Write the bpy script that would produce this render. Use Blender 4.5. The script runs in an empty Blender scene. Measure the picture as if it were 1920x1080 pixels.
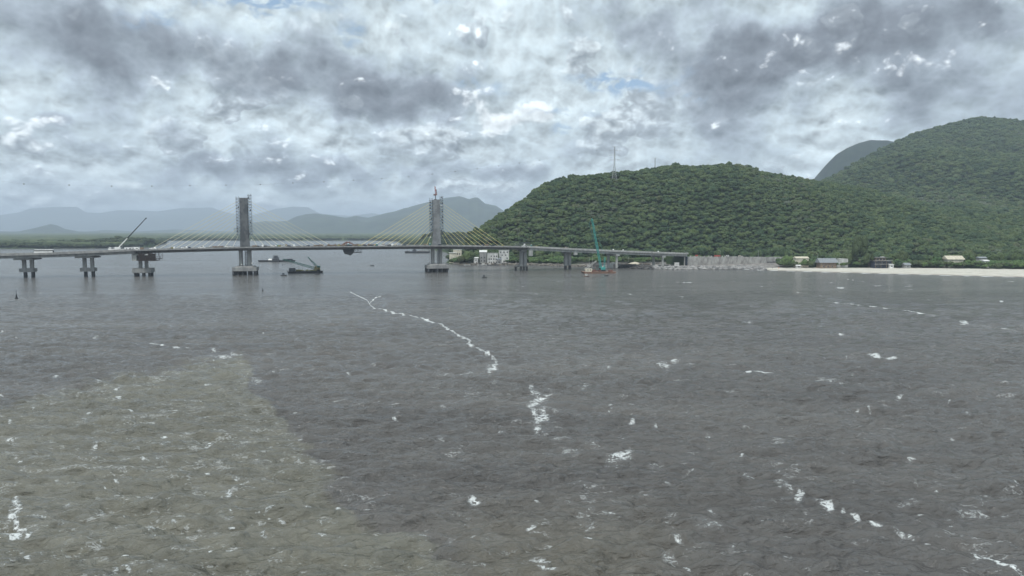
import bpy, math, random
import numpy as np
from mathutils import Vector, Matrix
R = math.radians
C = bpy.context.scene.collection
scene = bpy.context.scene
random.seed(7); rng = np.random.default_rng(11)

# ------------------------------------------------------------------ camera
F = 1297.0; CAMH = 37.0; HZ = 432.0
PITCH = math.atan((540 - HZ) / F)
cam = bpy.data.objects.new('camera', bpy.data.cameras.new('camera')); C.objects.link(cam)
cam.location = (0, 0, CAMH); cam.rotation_euler = (math.pi/2 - PITCH, 0, 0)
cam.data.sensor_width = 36; cam.data.lens = F/1920*36
cam.data.clip_start = 1; cam.data.clip_end = 90000
scene.camera = cam

def atY(px, py, Y):
    cx = (px-960)/F; cy = (540-py)/F
    dy = math.cos(PITCH) + cy*math.sin(PITCH); dz = -math.sin(PITCH) + cy*math.cos(PITCH)
    t = Y/dy
    return Vector((cx*t, Y, CAMH + dz*t))
def onwater(px, py, z=0.0):
    cx = (px-960)/F; cy = (540-py)/F
    dy = math.cos(PITCH) + cy*math.sin(PITCH); dz = -math.sin(PITCH) + cy*math.cos(PITCH)
    t = (z-CAMH)/dz
    return Vector((cx*t, dy*t, z))
def zat(py, Y): return atY(960, py, Y).z
def xat(px, Y, py=480): return atY(px, py, Y).x

# ------------------------------------------------------------------ render look
scene.view_settings.view_transform = 'Standard'; scene.view_settings.look = 'None'
scene.view_settings.exposure = 0.42; scene.view_settings.gamma = 1
scene.render.engine = 'CYCLES'
try:
    scene.cycles.use_denoising = True; scene.cycles.sample_clamp_direct = 4; scene.cycles.sample_clamp_indirect = 2
    scene.cycles.max_bounces = 6; scene.cycles.diffuse_bounces = 2; scene.cycles.glossy_bounces = 2
    scene.cycles.volume_bounces = 0
    scene.cycles.transparent_max_bounces = 8
    scene.cycles.use_adaptive_sampling = True; scene.cycles.adaptive_threshold = 0.02; scene.cycles.adaptive_min_samples = 16
except Exception: pass

# ------------------------------------------------------------------ node helper
class NT:
    def __init__(s, tree): s.t = tree; s.n = tree.nodes; s.l = tree.links
    def _in(s, node, i, v):
        if v is None: return
        if isinstance(v, bpy.types.NodeSocket): s.l.new(v, node.inputs[i])
        else: node.inputs[i].default_value = v
    def m(s, op, a, b=None, c=None, clamp=False):
        n = s.n.new('ShaderNodeMath'); n.operation = op; n.use_clamp = clamp
        s._in(n, 0, a); s._in(n, 1, b); s._in(n, 2, c); return n.outputs[0]
    def v(s, op, a, b=None, scale=None):
        n = s.n.new('ShaderNodeVectorMath'); n.operation = op
        s._in(n, 0, a); s._in(n, 1, b)
        if scale is not None: s._in(n, 'Scale', scale)
        return n.outputs['Value'] if op in ('LENGTH', 'DOT_PRODUCT', 'DISTANCE') else n.outputs[0]
    def comb(s, x, y, z=0.0):
        n = s.n.new('ShaderNodeCombineXYZ'); s._in(n, 0, x); s._in(n, 1, y); s._in(n, 2, z); return n.outputs[0]
    def sep(s, a):
        n = s.n.new('ShaderNodeSeparateXYZ'); s._in(n, 0, a); return n.outputs
    def noise(s, vec, scale, detail=4, rough=.5, dist=0, lac=2.0, out='Fac', dim='3D'):
        n = s.n.new('ShaderNodeTexNoise'); n.noise_dimensions = dim; s._in(n, 'Vector', vec); s._in(n, 'Scale', scale)
        s._in(n, 'Detail', detail); s._in(n, 'Roughness', rough); s._in(n, 'Distortion', dist); s._in(n, 'Lacunarity', lac)
        return n.outputs[out]
    def voro(s, vec, scale, detail=0, rough=.5, feature='F1', smooth=1, out='Distance', rnd=1.0, dim='3D'):
        n = s.n.new('ShaderNodeTexVoronoi'); n.feature = feature; n.voronoi_dimensions = dim; s._in(n, 'Vector', vec); s._in(n, 'Scale', scale)
        s._in(n, 'Detail', detail); s._in(n, 'Roughness', rough)
        if feature == 'SMOOTH_F1': s._in(n, 'Smoothness', smooth)
        s._in(n, 'Randomness', rnd)
        return n.outputs[out]
    def mr(s, x, a, b, c=0.0, d=1.0, smooth=True):
        n = s.n.new('ShaderNodeMapRange'); n.interpolation_type = 'SMOOTHSTEP' if smooth else 'LINEAR'
        s._in(n, 0, x); s._in(n, 1, a); s._in(n, 2, b); s._in(n, 3, c); s._in(n, 4, d); return n.outputs[0]
    def mix(s, f, a, b):
        n = s.n.new('ShaderNodeMix'); n.data_type = 'RGBA'; s._in(n, 0, f)
        for i, v in ((6, a), (7, b)):
            if isinstance(v, tuple) and len(v) == 3: v = (*v, 1)
            s._in(n, i, v)
        return n.outputs[2]
    def scalecol(s, a, f):
        return s.v('SCALE', a, scale=f)
    def ramp(s, f, stops):
        n = s.n.new('ShaderNodeValToRGB'); s._in(n, 0, f); e = n.color_ramp.elements
        while len(e) > 1: e.remove(e[-1])
        e[0].position = stops[0][0]; e[0].color = (*stops[0][1], 1)
        for p, c in stops[1:]:
            k = e.new(p); k.color = (*c, 1)
        return n.outputs[0]
    def attr(s, name, kind='GEOMETRY', out='Fac'):
        n = s.n.new('ShaderNodeAttribute'); n.attribute_name = name; n.attribute_type = kind; return n.outputs[out]

# ------------------------------------------------------------------ sky
SUN_EL = R(58); SUN_AZ = R(215)       # azimuth clockwise from +Y: behind the viewer, to the left
world = bpy.data.worlds.new('World'); scene.world = world; world.use_nodes = True; SKY_S = 0.127
world.cycles.sampling_method = 'MANUAL'; world.cycles.sample_map_resolution = 256
w = NT(world.node_tree); w.n.clear()
out = w.n.new('ShaderNodeOutputWorld')
sky = w.n.new('ShaderNodeTexSky'); sky.sky_type = 'NISHITA'; sky.sun_disc = False
sky.sun_elevation = SUN_EL; sky.sun_rotation = SUN_AZ; sky.air_density = 1.0; sky.dust_density = 1.5; sky.ozone_density = 1.5
tc = w.n.new('ShaderNodeTexCoord').outputs['Generated']
D = w.sep(tc)
az = w.m('ARCTAN2', D[0], D[1]); el = w.m('ARCSINE', D[2])
P = w.comb(az, el)
# cloud field coordinates: cells shrink towards the horizon like a real cloud deck
elp = w.m('MAXIMUM', el, 0.0)
Q = w.comb(w.m('MULTIPLY', az, 2.7), w.m('MULTIPLY', w.m('LOGARITHM', w.m('ADD', elp, 0.34), math.e), 1.95))
def warp(vec, scale, amp, det=3):
    c = w.noise(vec, scale, det, .5, out='Color', dim='2D')
    return w.v('ADD', vec, w.v('SCALE', w.v('SUBTRACT', c, (.5, .5, .5)), scale=amp))
Pw = warp(warp(P, 4.0, .08, 2), 17.0, .065, 6)
def blob(px, py, rx, ry, wgt, soft=.55):
    cx = (px-960)/F; cy = (540-py)/F
    d = Vector((cx, math.cos(PITCH)+cy*math.sin(PITCH), -math.sin(PITCH)+cy*math.cos(PITCH))).normalized()
    a0 = math.atan2(d.x, d.y); e0 = math.asin(d.z)
    n = w.n.new('ShaderNodeVectorMath'); n.operation = 'MULTIPLY_ADD'
    w.l.new(Pw, n.inputs[0]); n.inputs[1].default_value = (F/rx, F/ry, 0); n.inputs[2].default_value = (-a0*F/rx, -e0*F/ry, 0)
    return w.mr(w.v('LENGTH', n.outputs[0]), 1.0+soft, 1.0-soft, 0.0, wgt)
def total(lst, box, soft=.55):
    s = None; x0, x1, y0, y1 = box
    for b in lst:
        ex = b[2]*(1+soft)+90; ey = b[3]*(1+soft)+90
        if b[0]+ex < x0 or b[0]-ex > x1 or b[1]+ey < y0 or b[1]-ey > y1: continue
        o = blob(*b, soft=soft)
        s = o if s is None else w.m('ADD', s, o)
    return s
DARK = [(130,70,190,60,.40),(230,100,110,55,.35),(60,40,120,90,.15),(190,175,50,45,.32),(700,165,190,50,.45),(760,195,110,38,.50),
        (560,120,170,60,.20),(430,145,120,35,.2),(330,200,60,30,.15),(400,310,110,20,.42),(520,310,130,22,.28),
        (640,240,120,35,.12),(850,320,180,20,.42),(760,290,90,30,.18),(85,238,22,14,.35),(190,290,20,10,.25),(330,240,45,18,.2),(630,320,60,14,.25),
        (960,330,70,14,.2),(1290,40,110,55,.38),(1380,150,110,45,.40),(1480,120,190,36,.50),(1640,75,190,40,.50),(1580,50,200,40,.28),
        (1380,215,70,50,.34),(1550,180,150,40,.18),(1660,180,70,45,.24),(1850,180,110,70,.40),(1900,60,60,30,.34),(1200,20,100,30,.22),
        (1420,290,60,30,.22),(1270,250,70,40,.16),(1060,280,70,28,.22),(120,370,220,22,.22),(620,380,300,18,.16),(1850,0,60,12,.4),(1290,300,90,20,.18)]
LIGHT = [(305,150,28,20,.8),(330,170,30,18,.5),(900,200,60,26,1.0),(960,215,45,22,.8),(1000,225,30,30,.6),(20,250,40,16,.6),(30,290,45,28,.55),
         (220,300,40,16,.5),(355,265,45,18,.7),(590,270,35,20,.6),(450,290,40,18,.5),(550,305,40,16,.4),(790,275,30,22,.45),(1000,240,50,30,.6),(985,215,40,20,.4),
         (1250,90,40,20,.45),(1580,175,40,26,.6),(1530,235,70,26,.5),(1660,235,70,20,.55),(1610,260,60,25,.5),(1880,35,40,30,.4),(1250,215,40,16,.35),
         (660,290,40,14,.4),(480,255,50,20,.3),(1020,205,40,20,.4),(1700,110,100,20,.4),(1350,60,60,30,.25),(800,120,120,30,.25),(700,30,120,30,.15),(1160,290,30,12,.5),(60,320,80,20,.3)]
BLUE = [(490,15,90,22,1.0),(300,48,36,14,.6),(1170,135,95,15,1.0),(655,72,22,12,.6),(1060,212,60,6,.75),(1055,252,26,6,.8),(1310,178,18,4,.5),(915,170,40,8,.5),(770,2,60,8,.6)]
Qw = warp(Q, 8.0, .045, 3)
def height(vec):
    f_ = w.noise(vec, 3.0, 4, .5, 0, dim='2D'); v_ = w.voro(vec, 6.5, 3, .6, 'F1', dim='2D')
    return w.m('SUBTRACT', f_, w.m('MULTIPLY', v_, .38))
h0 = height(Qw); h1 = height(w.v('ADD', Qw, (-.012, .042, 0)))
relief = w.m('SUBTRACT', h0, h1)                                        # + on the upper side of a billow
n_big = w.noise(Q, 2.2, 4, .5, .2, dim='2D')
base_t = w.m('ADD', w.m('ADD', w.m('MULTIPLY', w.m('SUBTRACT', n_big, .5), .55), w.m('MULTIPLY', w.m('SUBTRACT', h0, .33), 1.2)), .11)
hmask = w.m('ADD', w.m('MULTIPLY', w.m('SUBTRACT', h0, .34), 1.9), w.m('MULTIPLY', relief, 2.2))
shade = w.m('ADD', 1.0, w.m('MULTIPLY', relief, w.mr(el, .02, .30, 1.9, 1.3)))
up = w.mr(el, .45, 1.0, 1.0, 1.5)                                        # the cloud overhead is thinner
hz = w.mr(el, .0, .07, .45, 0.0)
veil = w.mix(.6, sky.outputs[0], (1.9, 2.85, 3.9))
bmask = w.mr(w.noise(w.v('MULTIPLY', P, (1, 2.2, 1)), 38, 5, .6, .4, dim='2D'), .36, .60)
vb = w.m('MULTIPLY', w.m('SUBTRACT', .34, h0), -.38)
f0 = w.m('ADD', w.noise(Qw, 1.9, 5, .5, 0, dim='2D'), vb); f1 = w.m('ADD', w.noise(w.v('ADD', Qw, (-.03, .095, 0)), 1.9, 3, .5, 0, dim='2D'), w.m('MULTIPLY', vb, .5))
body_m = w.m('MULTIPLY', w.mr(f0, .500, .528), w.mr(el, .42, .22, .45, .85))
body_c = w.mix(w.mr(w.m('ADD', w.m('SUBTRACT', f0, f1), w.m('MULTIPLY', relief, .45)), -.07, .15), (.235, .272, .305), (.455, .51, .535))
def region(box):
    """cloud colour in one part of the sky, with the large cloud masses that reach into it"""
    d_ = total(DARK, box) if box else None; l_ = total(LIGHT, box, .95) if box else None; u_ = total(BLUE, box, .7) if box else None
    th = w.m('MULTIPLY_ADD', d_, 1.18, base_t) if d_ is not None else base_t
    c = w.ramp(w.mr(th, -.30, .95, 0.0, 1.0, smooth=False), [(0.0, (.445, .515, .545)), (.22, (.375, .442, .475)), (.42, (.302, .358, .398)), (.60, (.235, .275, .315)), (.80, (.162, .188, .218)), (1.0, (.122, .139, .162))])
    c = w.mix(w.m('MULTIPLY', body_m, w.mr(d_, .03, .32, 1.0, .12)) if d_ is not None else body_m, c, body_c)
    if l_ is not None: c = w.mix(w.m('MULTIPLY', w.mr(w.m('ADD', l_, hmask), .52, 1.30), .75), c, (.575, .615, .635))
    c = w.scalecol(w.scalecol(c, shade), 10.0)
    if u_ is not None: c = w.mix(w.m('MULTIPLY', u_, bmask, clamp=True), c, veil)
    c = w.mix(hz, c, (3.6, 4.2, 4.7)); c = w.scalecol(c, up)
    b_ = w.n.new('ShaderNodeBackground'); w.l.new(c, b_.inputs[0]); b_.inputs[1].default_value = SKY_S
    return b_.outputs[0]
def split(fac, a_, b_):
    x = w.n.new('ShaderNodeMixShader'); w.l.new(fac, x.inputs[0]); w.l.new(a_, x.inputs[1]); w.l.new(b_, x.inputs[2]); return x.outputs[0]
def az_of(px): return math.atan2((px-960)/F, math.cos(PITCH))
def el_of(py): cy = (540-py)/F; return math.atan2(-math.sin(PITCH)+cy*math.cos(PITCH), math.cos(PITCH)+cy*math.sin(PITCH))
cuts = [260, 600, 940, 1280, 1600]
def row(y0, y1):
    edges = [-400]+cuts+[2350]; sh = region((edges[0], edges[1], y0, y1))
    for i, c in enumerate(cuts): sh = split(w.m('GREATER_THAN', az, az_of(c)), sh, region((edges[i+1], edges[i+2], y0, y1)))
    return sh
view = split(w.m('GREATER_THAN', el, el_of(210)), row(205, 520), row(-260, 215))
inwin = w.m('MULTIPLY', w.m('MULTIPLY', w.m('LESS_THAN', w.m('ABSOLUTE', az), az_of(2350)), w.m('LESS_THAN', el, el_of(-260))), w.m('GREATER_THAN', D[1], 0.0))
w.l.new(split(inwin, region(None), view), out.inputs[0])

sun = bpy.data.lights.new('sun', 'SUN'); sun.energy = 2.3; sun.angle = R(10); sun.color = (1, .965, .91)
so = bpy.data.objects.new('sun', sun); C.objects.link(so); so.location = (0, 0, 300)
sd = Vector((math.sin(SUN_AZ)*math.cos(SUN_EL), math.cos(SUN_AZ)*math.cos(SUN_EL), math.sin(SUN_EL)))
so.rotation_euler = sd.to_track_quat('Z', 'Y').to_euler()

# ------------------------------------------------------------------ materials
def pmat(name, c1, c2=None, scale=1.0, rough=.8, metal=0.0, bump=0.0, stretch=(1, 1, 1), spec=.4, detail=5, lo=.35, hi=.65):
    m = bpy.data.materials.new(name); m.use_nodes = True; t = NT(m.node_tree); b = t.n['Principled BSDF']
    if c2 is None: c2 = tuple(x*.72 for x in c1)
    p = t.n.new('ShaderNodeTexCoord').outputs['Object']
    p = t.v('MULTIPLY', p, stretch)
    f = t.noise(p, scale, detail, .6)
    t.l.new(t.mix(t.mr(f, lo, hi), c1, c2), b.inputs['Base Color'])
    b.inputs['Roughness'].default_value = rough; b.inputs['Metallic'].default_value = metal
    b.inputs['Specular IOR Level'].default_value = spec
    if bump:
        bn = t.n.new('ShaderNodeBump'); bn.inputs['Strength'].default_value = bump; bn.inputs['Distance'].default_value = .2
        t.l.new(f, bn.inputs['Height']); t.l.new(bn.outputs[0], b.inputs['Normal'])
    return m
M = {}
M['concrete'] = pmat('concrete', (.30, .30, .29), (.20, .20, .20), .35, .9, bump=.2, stretch=(1, 1, .35))
M['concrete_light'] = pmat('concrete_light', (.42, .42, .40), (.30, .30, .29), .4, .9, stretch=(1, 1, .4))
M['concrete_dark'] = pmat('concrete_dark', (.17, .17, .17), (.10, .10, .10), .5, .9)
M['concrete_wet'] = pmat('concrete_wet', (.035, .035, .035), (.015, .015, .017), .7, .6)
M['pylon_light'] = pmat('pylon_concrete_light', (.235, .245, .25), (.15, .155, .16), .16, .9, lo=.4, hi=.6)
M['pylon'] = pmat('pylon_concrete', (.125, .13, .135), (.065, .07, .075), .16, .9, stretch=(1.6, 1.6, 1.0), lo=.4, hi=.6)
M['wall_panel'] = pmat('wall_panel', (.44, .43, .41), (.25, .24, .23), .35, .9, stretch=(1, 1, .5), bump=.2, detail=7)
M['asphalt'] = pmat('asphalt', (.12, .12, .12), (.08, .08, .08), .3, .95)
M['steel'] = pmat('scaffold_steel', (.11, .12, .135), (.07, .075, .085), 1, .6, .4)
M['rust'] = pmat('rusty_steel', (.048, .032, .027), (.022, .017, .016), .8, .85)
M['redbrown'] = pmat('red_brown_paint', (.19, .085, .06), (.10, .05, .04), .9, .8)
M['orange'] = pmat('orange_paint', (.22, .125, .085), (.10, .065, .05), .7, .7)
M['red'] = pmat('red_paint', (.38, .07, .05), (.25, .05, .04), .7, .7)
M['teal'] = pmat('teal_paint', (.05, .32, .29), (.03, .20, .19), .4, .6)
M['green_paint'] = pmat('green_paint', (.05, .15, .13), (.025, .08, .075), .4, .6)
M['yellow'] = pmat('yellow_paint', (.30, .28, .12), (.14, .13, .06), .7, .7)
M['navy'] = pmat('dark_blue_paint', (.012, .020, .036), (.007, .011, .02), .6, .6)
M['white'] = pmat('white_paint', (.80, .80, .78), (.62, .62, .60), .6, .6)
M['whitewall'] = pmat('white_plaster', (.62, .62, .60), (.40, .40, .39), .35, .9, stretch=(1, 1, .4))
M['cream'] = pmat('cream_plaster', (.60, .56, .46), (.44, .41, .34), .35, .9)
M['black'] = pmat('black_hull', (.018, .020, .024), (.010, .011, .013), .5, .6)
M['glass'] = pmat('dark_glass', (.015, .018, .022), (.03, .033, .04), .5, .2, spec=.6)
M['tyre'] = pmat('tyre_rubber', (.02, .02, .02), (.012, .012, .012), 2, .9)
M['cable'] = pmat('cable_sheath', (.84, .72, .32), (.74, .62, .26), .08, .6)
M['cable_pale'] = pmat('pale_cable_sheath', (.74, .70, .50), (.62, .58, .42), .08, .6)
M['wire'] = pmat('wire_metal', (.12, .12, .12), (.08, .08, .08), 1, .5, .5)
M['roof_grey'] = pmat('grey_roof', (.24, .26, .28), (.15, .16, .17), .8, .85, stretch=(3, 1, 1))
M['roof_beige'] = pmat('beige_roof', (.52, .48, .38), (.36, .33, .26), .5, .85, stretch=(3, 1, 1))
M['roof_white'] = pmat('white_roof', (.62, .62, .60), (.45, .45, .44), .6, .8)
M['tile_red'] = pmat('brown_tiles', (.24, .13, .09), (.14, .08, .06), .8, .9)
M['darkwall'] = pmat('dark_blue_plaster', (.035, .045, .075), (.02, .025, .04), .4, .8)
M['wood'] = pmat('grey_wood', (.24, .18, .13), (.12, .09, .07), .8, .9)
M['bark'] = pmat('bark', (.16, .13, .10), (.07, .06, .05), 2, .95)
M['rock'] = pmat('rock', (.30, .29, .28), (.10, .10, .10), .25, .95, bump=.4)
M['skin'] = pmat('skin', (.35, .20, .14), (.30, .17, .12), 2, .7)
M['cloth_dark'] = pmat('dark_cloth', (.03, .035, .05), (.02, .02, .03), 2, .9)
M['hivis'] = pmat('orange_vest', (.75, .25, .05), (.6, .2, .05), 2, .8)
M['galv'] = pmat('galvanised_steel', (.36, .37, .38), (.25, .26, .27), 1, .5, .3)

# ------------------------------------------------------------------ mesh helpers
def tag(o, label=None, cat=None, group=None, kind=None):
    if label: o['label'] = label
    if cat: o['category'] = cat
    if group: o['group'] = group
    if kind: o['kind'] = kind
    return o
def empty(name, loc, label, cat, group=None, rz=0):
    o = bpy.data.objects.new(name, None); C.objects.link(o); o.location = loc; o.rotation_euler = (0, 0, rz)
    o.empty_display_size = 1
    return tag(o, label, cat, group)
def root_loc(p):
    l = Vector((0, 0, 0))
    while p is not None: l = l + p.location; p = p.parent
    return l
class MB:
    def __init__(s): s.v = []; s.f = []
    def add(s, vs, fs):
        k = len(s.v); s.v.extend([tuple(x) for x in vs]); s.f.extend([tuple(i+k for i in f) for f in fs]); return s
    def box(s, c, size, rz=0, taper=1.0, M4=None):
        hx, hy, hz = size[0]/2, size[1]/2, size[2]/2; ca, sa = math.cos(rz), math.sin(rz); vs = []
        for dz, t in ((-hz, 1), (hz, taper)):
            for dx, dy in ((-hx, -hy), (hx, -hy), (hx, hy), (-hx, hy)):
                dx *= t; dy *= t
                vs.append((c[0]+dx*ca-dy*sa, c[1]+dx*sa+dy*ca, c[2]+dz))
        return s.add(vs, [(3, 2, 1, 0), (4, 5, 6, 7), (0, 1, 5, 4), (1, 2, 6, 5), (2, 3, 7, 6), (3, 0, 4, 7)])
    def tube(s, a, b, r, n=6, r2=None):
        a = Vector(a); b = Vector(b); d = (b-a)
        if d.length < 1e-6: return s
        d.normalize(); u = d.orthogonal().normalized(); v = d.cross(u); r2 = r if r2 is None else r2; vs = []
        for p, rr in ((a, r), (b, r2)):
            for i in range(n):
                t = 2*math.pi*i/n; vs.append(p + (u*math.cos(t)+v*math.sin(t))*rr)
        fs = [(i, (i+1) % n, n+(i+1) % n, n+i) for i in range(n)] + [tuple(range(n-1, -1, -1)), tuple(range(n, 2*n))]
        return s.add(vs, fs)
    def prism(s, prof, y0, y1, axis='y'):   # profile in x,z swept along y
        n = len(prof)
        vs = [(x, y0, z) for x, z in prof] + [(x, y1, z) for x, z in prof]
        if axis == 'x': vs = [(y, x, z) for x, y, z in vs]
        fs = [(i, (i+1) % n, n+(i+1) % n, n+i) for i in range(n)] + [tuple(range(n-1, -1, -1)), tuple(range(n, 2*n))]
        return s.add(vs, fs)
    def ball(s, c, r, sz=1.0, n=8, m=6, jit=0):
        vs = [(c[0], c[1], c[2]-r*sz)]
        for j in range(1, m):
            t = math.pi*j/m
            for i in range(n):
                a = 2*math.pi*i/n; q = r*(1+random.uniform(-jit, jit))
                vs.append((c[0]+q*math.sin(t)*math.cos(a), c[1]+q*math.sin(t)*math.sin(a), c[2]-q*sz*math.cos(t)))
        vs.append((c[0], c[1], c[2]+r*sz)); T = len(vs)-1; fs = []
        for i in range(n): fs.append((0, 1+(i+1) % n, 1+i))
        for j in range(m-2):
            for i in range(n):
                a = 1+j*n+i; b = 1+j*n+(i+1) % n; fs.append((a, b, b+n, a+n))
        for i in range(n): fs.append((T, 1+(m-2)*n+i, 1+(m-2)*n+(i+1) % n))
        return s.add(vs, fs)
    def lattice(s, a, b, w0, w1=None, r=.08, seg=None, n=4):
        """four chord lattice boom from a to b"""
        a = Vector(a); b = Vector(b); d = b-a; L = d.length; d.normalize()
        u = Vector((-d.y, d.x, 0)); u = u.normalized() if u.length > .1 else Vector((1, 0, 0)); v = d.cross(u).normalized()
        w1 = w0 if w1 is None else w1; seg = seg or max(3, int(L/(max(w0, .6)*1.5)))
        def pt(t, i):
            ww = (w0+(w1-w0)*t)/2; sx, sy = ((-1, -1), (1, -1), (1, 1), (-1, 1))[i % 4]
            return a+d*(L*t)+u*ww*sx+v*ww*sy
        for i in range(4): s.tube(pt(0, i), pt(1, i), r, n)
        for k in range(seg):
            for i in range(4):
                p, q = (i, i+1) if k % 2 else (i+1, i)
                s.tube(pt(k/seg, p), pt((k+1)/seg, q), r*.6, 3)
                s.tube(pt(k/seg, i), pt(k/seg, i+1), r*.6, 3)
        return s
    def build(s, name, mat, parent=None, loc=None, smooth=False, local=False):
        me = bpy.data.meshes.new(name)
        off = Vector((0, 0, 0)) if local else (root_loc(parent) if parent is not None else (Vector(loc) if loc else Vector((0, 0, 0))))
        me.from_pydata([(x[0]-off[0], x[1]-off[1], x[2]-off[2]) for x in s.v], [], s.f); me.update()
        if mat is not None: me.materials.append(mat)
        if smooth: me.polygons.foreach_set('use_smooth', [True]*len(me.polygons))
        o = bpy.data.objects.new(name, me); C.objects.link(o)
        if parent is not None: o.parent = parent
        elif loc: o.location = loc
        return o
def kids(o): return [c for c in list(C.objects) if c.parent == o]
def copy_tree(o, parent=None, cache=None):
    c = o.copy(); C.objects.link(c)
    if parent is not None: c.parent = parent
    for ch in cache.get(o.name, []): copy_tree(ch, c, cache)
    return c
def tree_cache(o):
    d = {}; ks = kids(o); d[o.name] = ks
    for k in ks: d[k.name] = kids(k)
    return d
def np_mesh(name, V, Fq, mat, smooth=True):
    me = bpy.data.meshes.new(name); n = len(Fq); k = Fq.shape[1]
    me.vertices.add(len(V)); me.vertices.foreach_set('co', V.astype(np.float32).ravel())
    me.loops.add(n*k); me.loops.foreach_set('vertex_index', Fq.astype(np.int32).ravel())
    me.polygons.add(n); me.polygons.foreach_set('loop_start', np.arange(0, n*k, k, dtype=np.int32))
    me.polygons.foreach_set('use_smooth', np.full(n, smooth))
    me.update(calc_edges=True); me.validate()
    if mat: me.materials.append(mat)
    return me
def grid_faces(nr, nc):
    i = np.arange(nr-1)[:, None]*nc + np.arange(nc-1)[None, :]; i = i.ravel()
    return np.stack([i, i+1, i+nc+1, i+nc], 1)
def addattr(me, name, arr):
    a = me.attributes.new(name, 'FLOAT', 'POINT'); a.data.foreach_set('value', arr.astype(np.float32).ravel())

# value noise in numpy (for terrain)
_perm = rng.random((256, 256))
def vnoise(x, y, s):
    x = x/s; y = y/s; xi = np.floor(x).astype(int); yi = np.floor(y).astype(int); fx = x-xi; fy = y-yi
    fx = fx*fx*(3-2*fx); fy = fy*fy*(3-2*fy)
    g = lambda a, b: _perm[a & 255, b & 255]
    return (g(xi, yi)*(1-fx)+g(xi+1, yi)*fx)*(1-fy)+(g(xi, yi+1)*(1-fx)+g(xi+1, yi+1)*fx)*fy
def fbm(x, y, s, o=4):
    r = 0; a = .5; t = 0
    for k in range(o): r = r+a*vnoise(x+37.3*k, y-91.7*k, s/2**k); t += a; a *= .5
    return r/t
def seg_dist(px, py, poly, closed=False):
    d = np.full(px.shape, 1e9); n = len(poly)
    for i in range(n if closed else n-1):
        ax, ay = poly[i][:2]; bx, by = poly[(i+1) % n][:2]; ex, ey = bx-ax, by-ay; L = ex*ex+ey*ey+1e-9
        t = np.clip(((px-ax)*ex+(py-ay)*ey)/L, 0, 1)
        d = np.minimum(d, np.hypot(px-ax-t*ex, py-ay-t*ey))
    return d
def inside(px, py, poly):
    c = np.zeros(px.shape, bool); n = len(poly); j = n-1
    for i in range(n):
        xi, yi = poly[i]; xj, yj = poly[j]
        with np.errstate(divide='ignore', invalid='ignore'):
            c ^= ((yi > py) != (yj > py)) & (px < (xj-xi)*(py-yi)/(yj-yi+1e-12)+xi)
        j = i
    return c
def smooth01(t): t = np.clip(t, 0, 1); return t*t*(3-2*t)

# ------------------------------------------------------------------ terrain
SH = [(-900,1380),(-300,1390),(0,1411),(120,1420),(230,1440),(285,1560),(306,1900),(316,2525),(420,2560),(560,2500),(700,2560),(745,2350),(752,1950),(800,1500),
      (835,1200),(848,1000),(842,880),(836,800),(843,765),(860,748),(900,742),(960,742),(1000,738),(1060,716),(1110,704),(1150,690),(1200,667),(1240,650),
      (1300,655),(1400,658),(1440,644),(1500,627),(1700,585),(1920,548),(2300,470),(2900,400)]
LAND = [((p-960)/F*d, d) for p, d in SH] + [(9000, 400), (9000, 40000), (-40000, 40000), (-40000, 1500)]
BT_PX = [1380, 1440, 1500, 1700, 1920, 2300, 2900]; BT_D = [655, 664, 662, 653, 628, 570, 520]
h1px = [860, 872, 881, 900, 920, 935, 969, 988, 1007, 1037, 1070, 1118, 1151, 1192, 1230, 1254, 1292, 1362, 1395, 1418, 1450, 1489, 1524, 1600, 1700, 1800, 1920, 2100]
h1y  = [460, 452, 425, 411, 399, 386, 368, 355, 339, 327, 320, 319, 315, 314, 306, 302, 305, 302, 305, 313, 319, 326, 330, 341, 366, 400, 432, 465]
h1df = [790, 785, 782, 780, 780, 780, 782, 784, 786, 788, 788, 788, 785, 780, 775, 775, 772, 780, 785, 788, 790, 780, 770, 760, 745, 735, 720, 700]
h1dr = [830, 840, 850, 862, 880, 895, 925, 945, 965, 985, 1000, 1010, 1015, 1030, 1045, 1050, 1060, 1080, 1090, 1100, 1110, 1120, 1130, 1140, 1120, 1090, 1050, 1000]
h2px = [1300, 1450, 1500, 1548, 1578, 1616, 1658, 1696, 1726, 1770, 1821, 1862, 1920, 2050, 2300, 2700]
h2y  = [420, 372, 348, 328, 313, 289, 268, 250, 240, 229, 217, 220, 226, 245, 300, 360]
h2dr = [1700, 1750, 1780, 1800, 1820, 1850, 1880, 1900, 1920, 1950, 1980, 2000, 2000, 1950, 1800, 1700]
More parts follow.
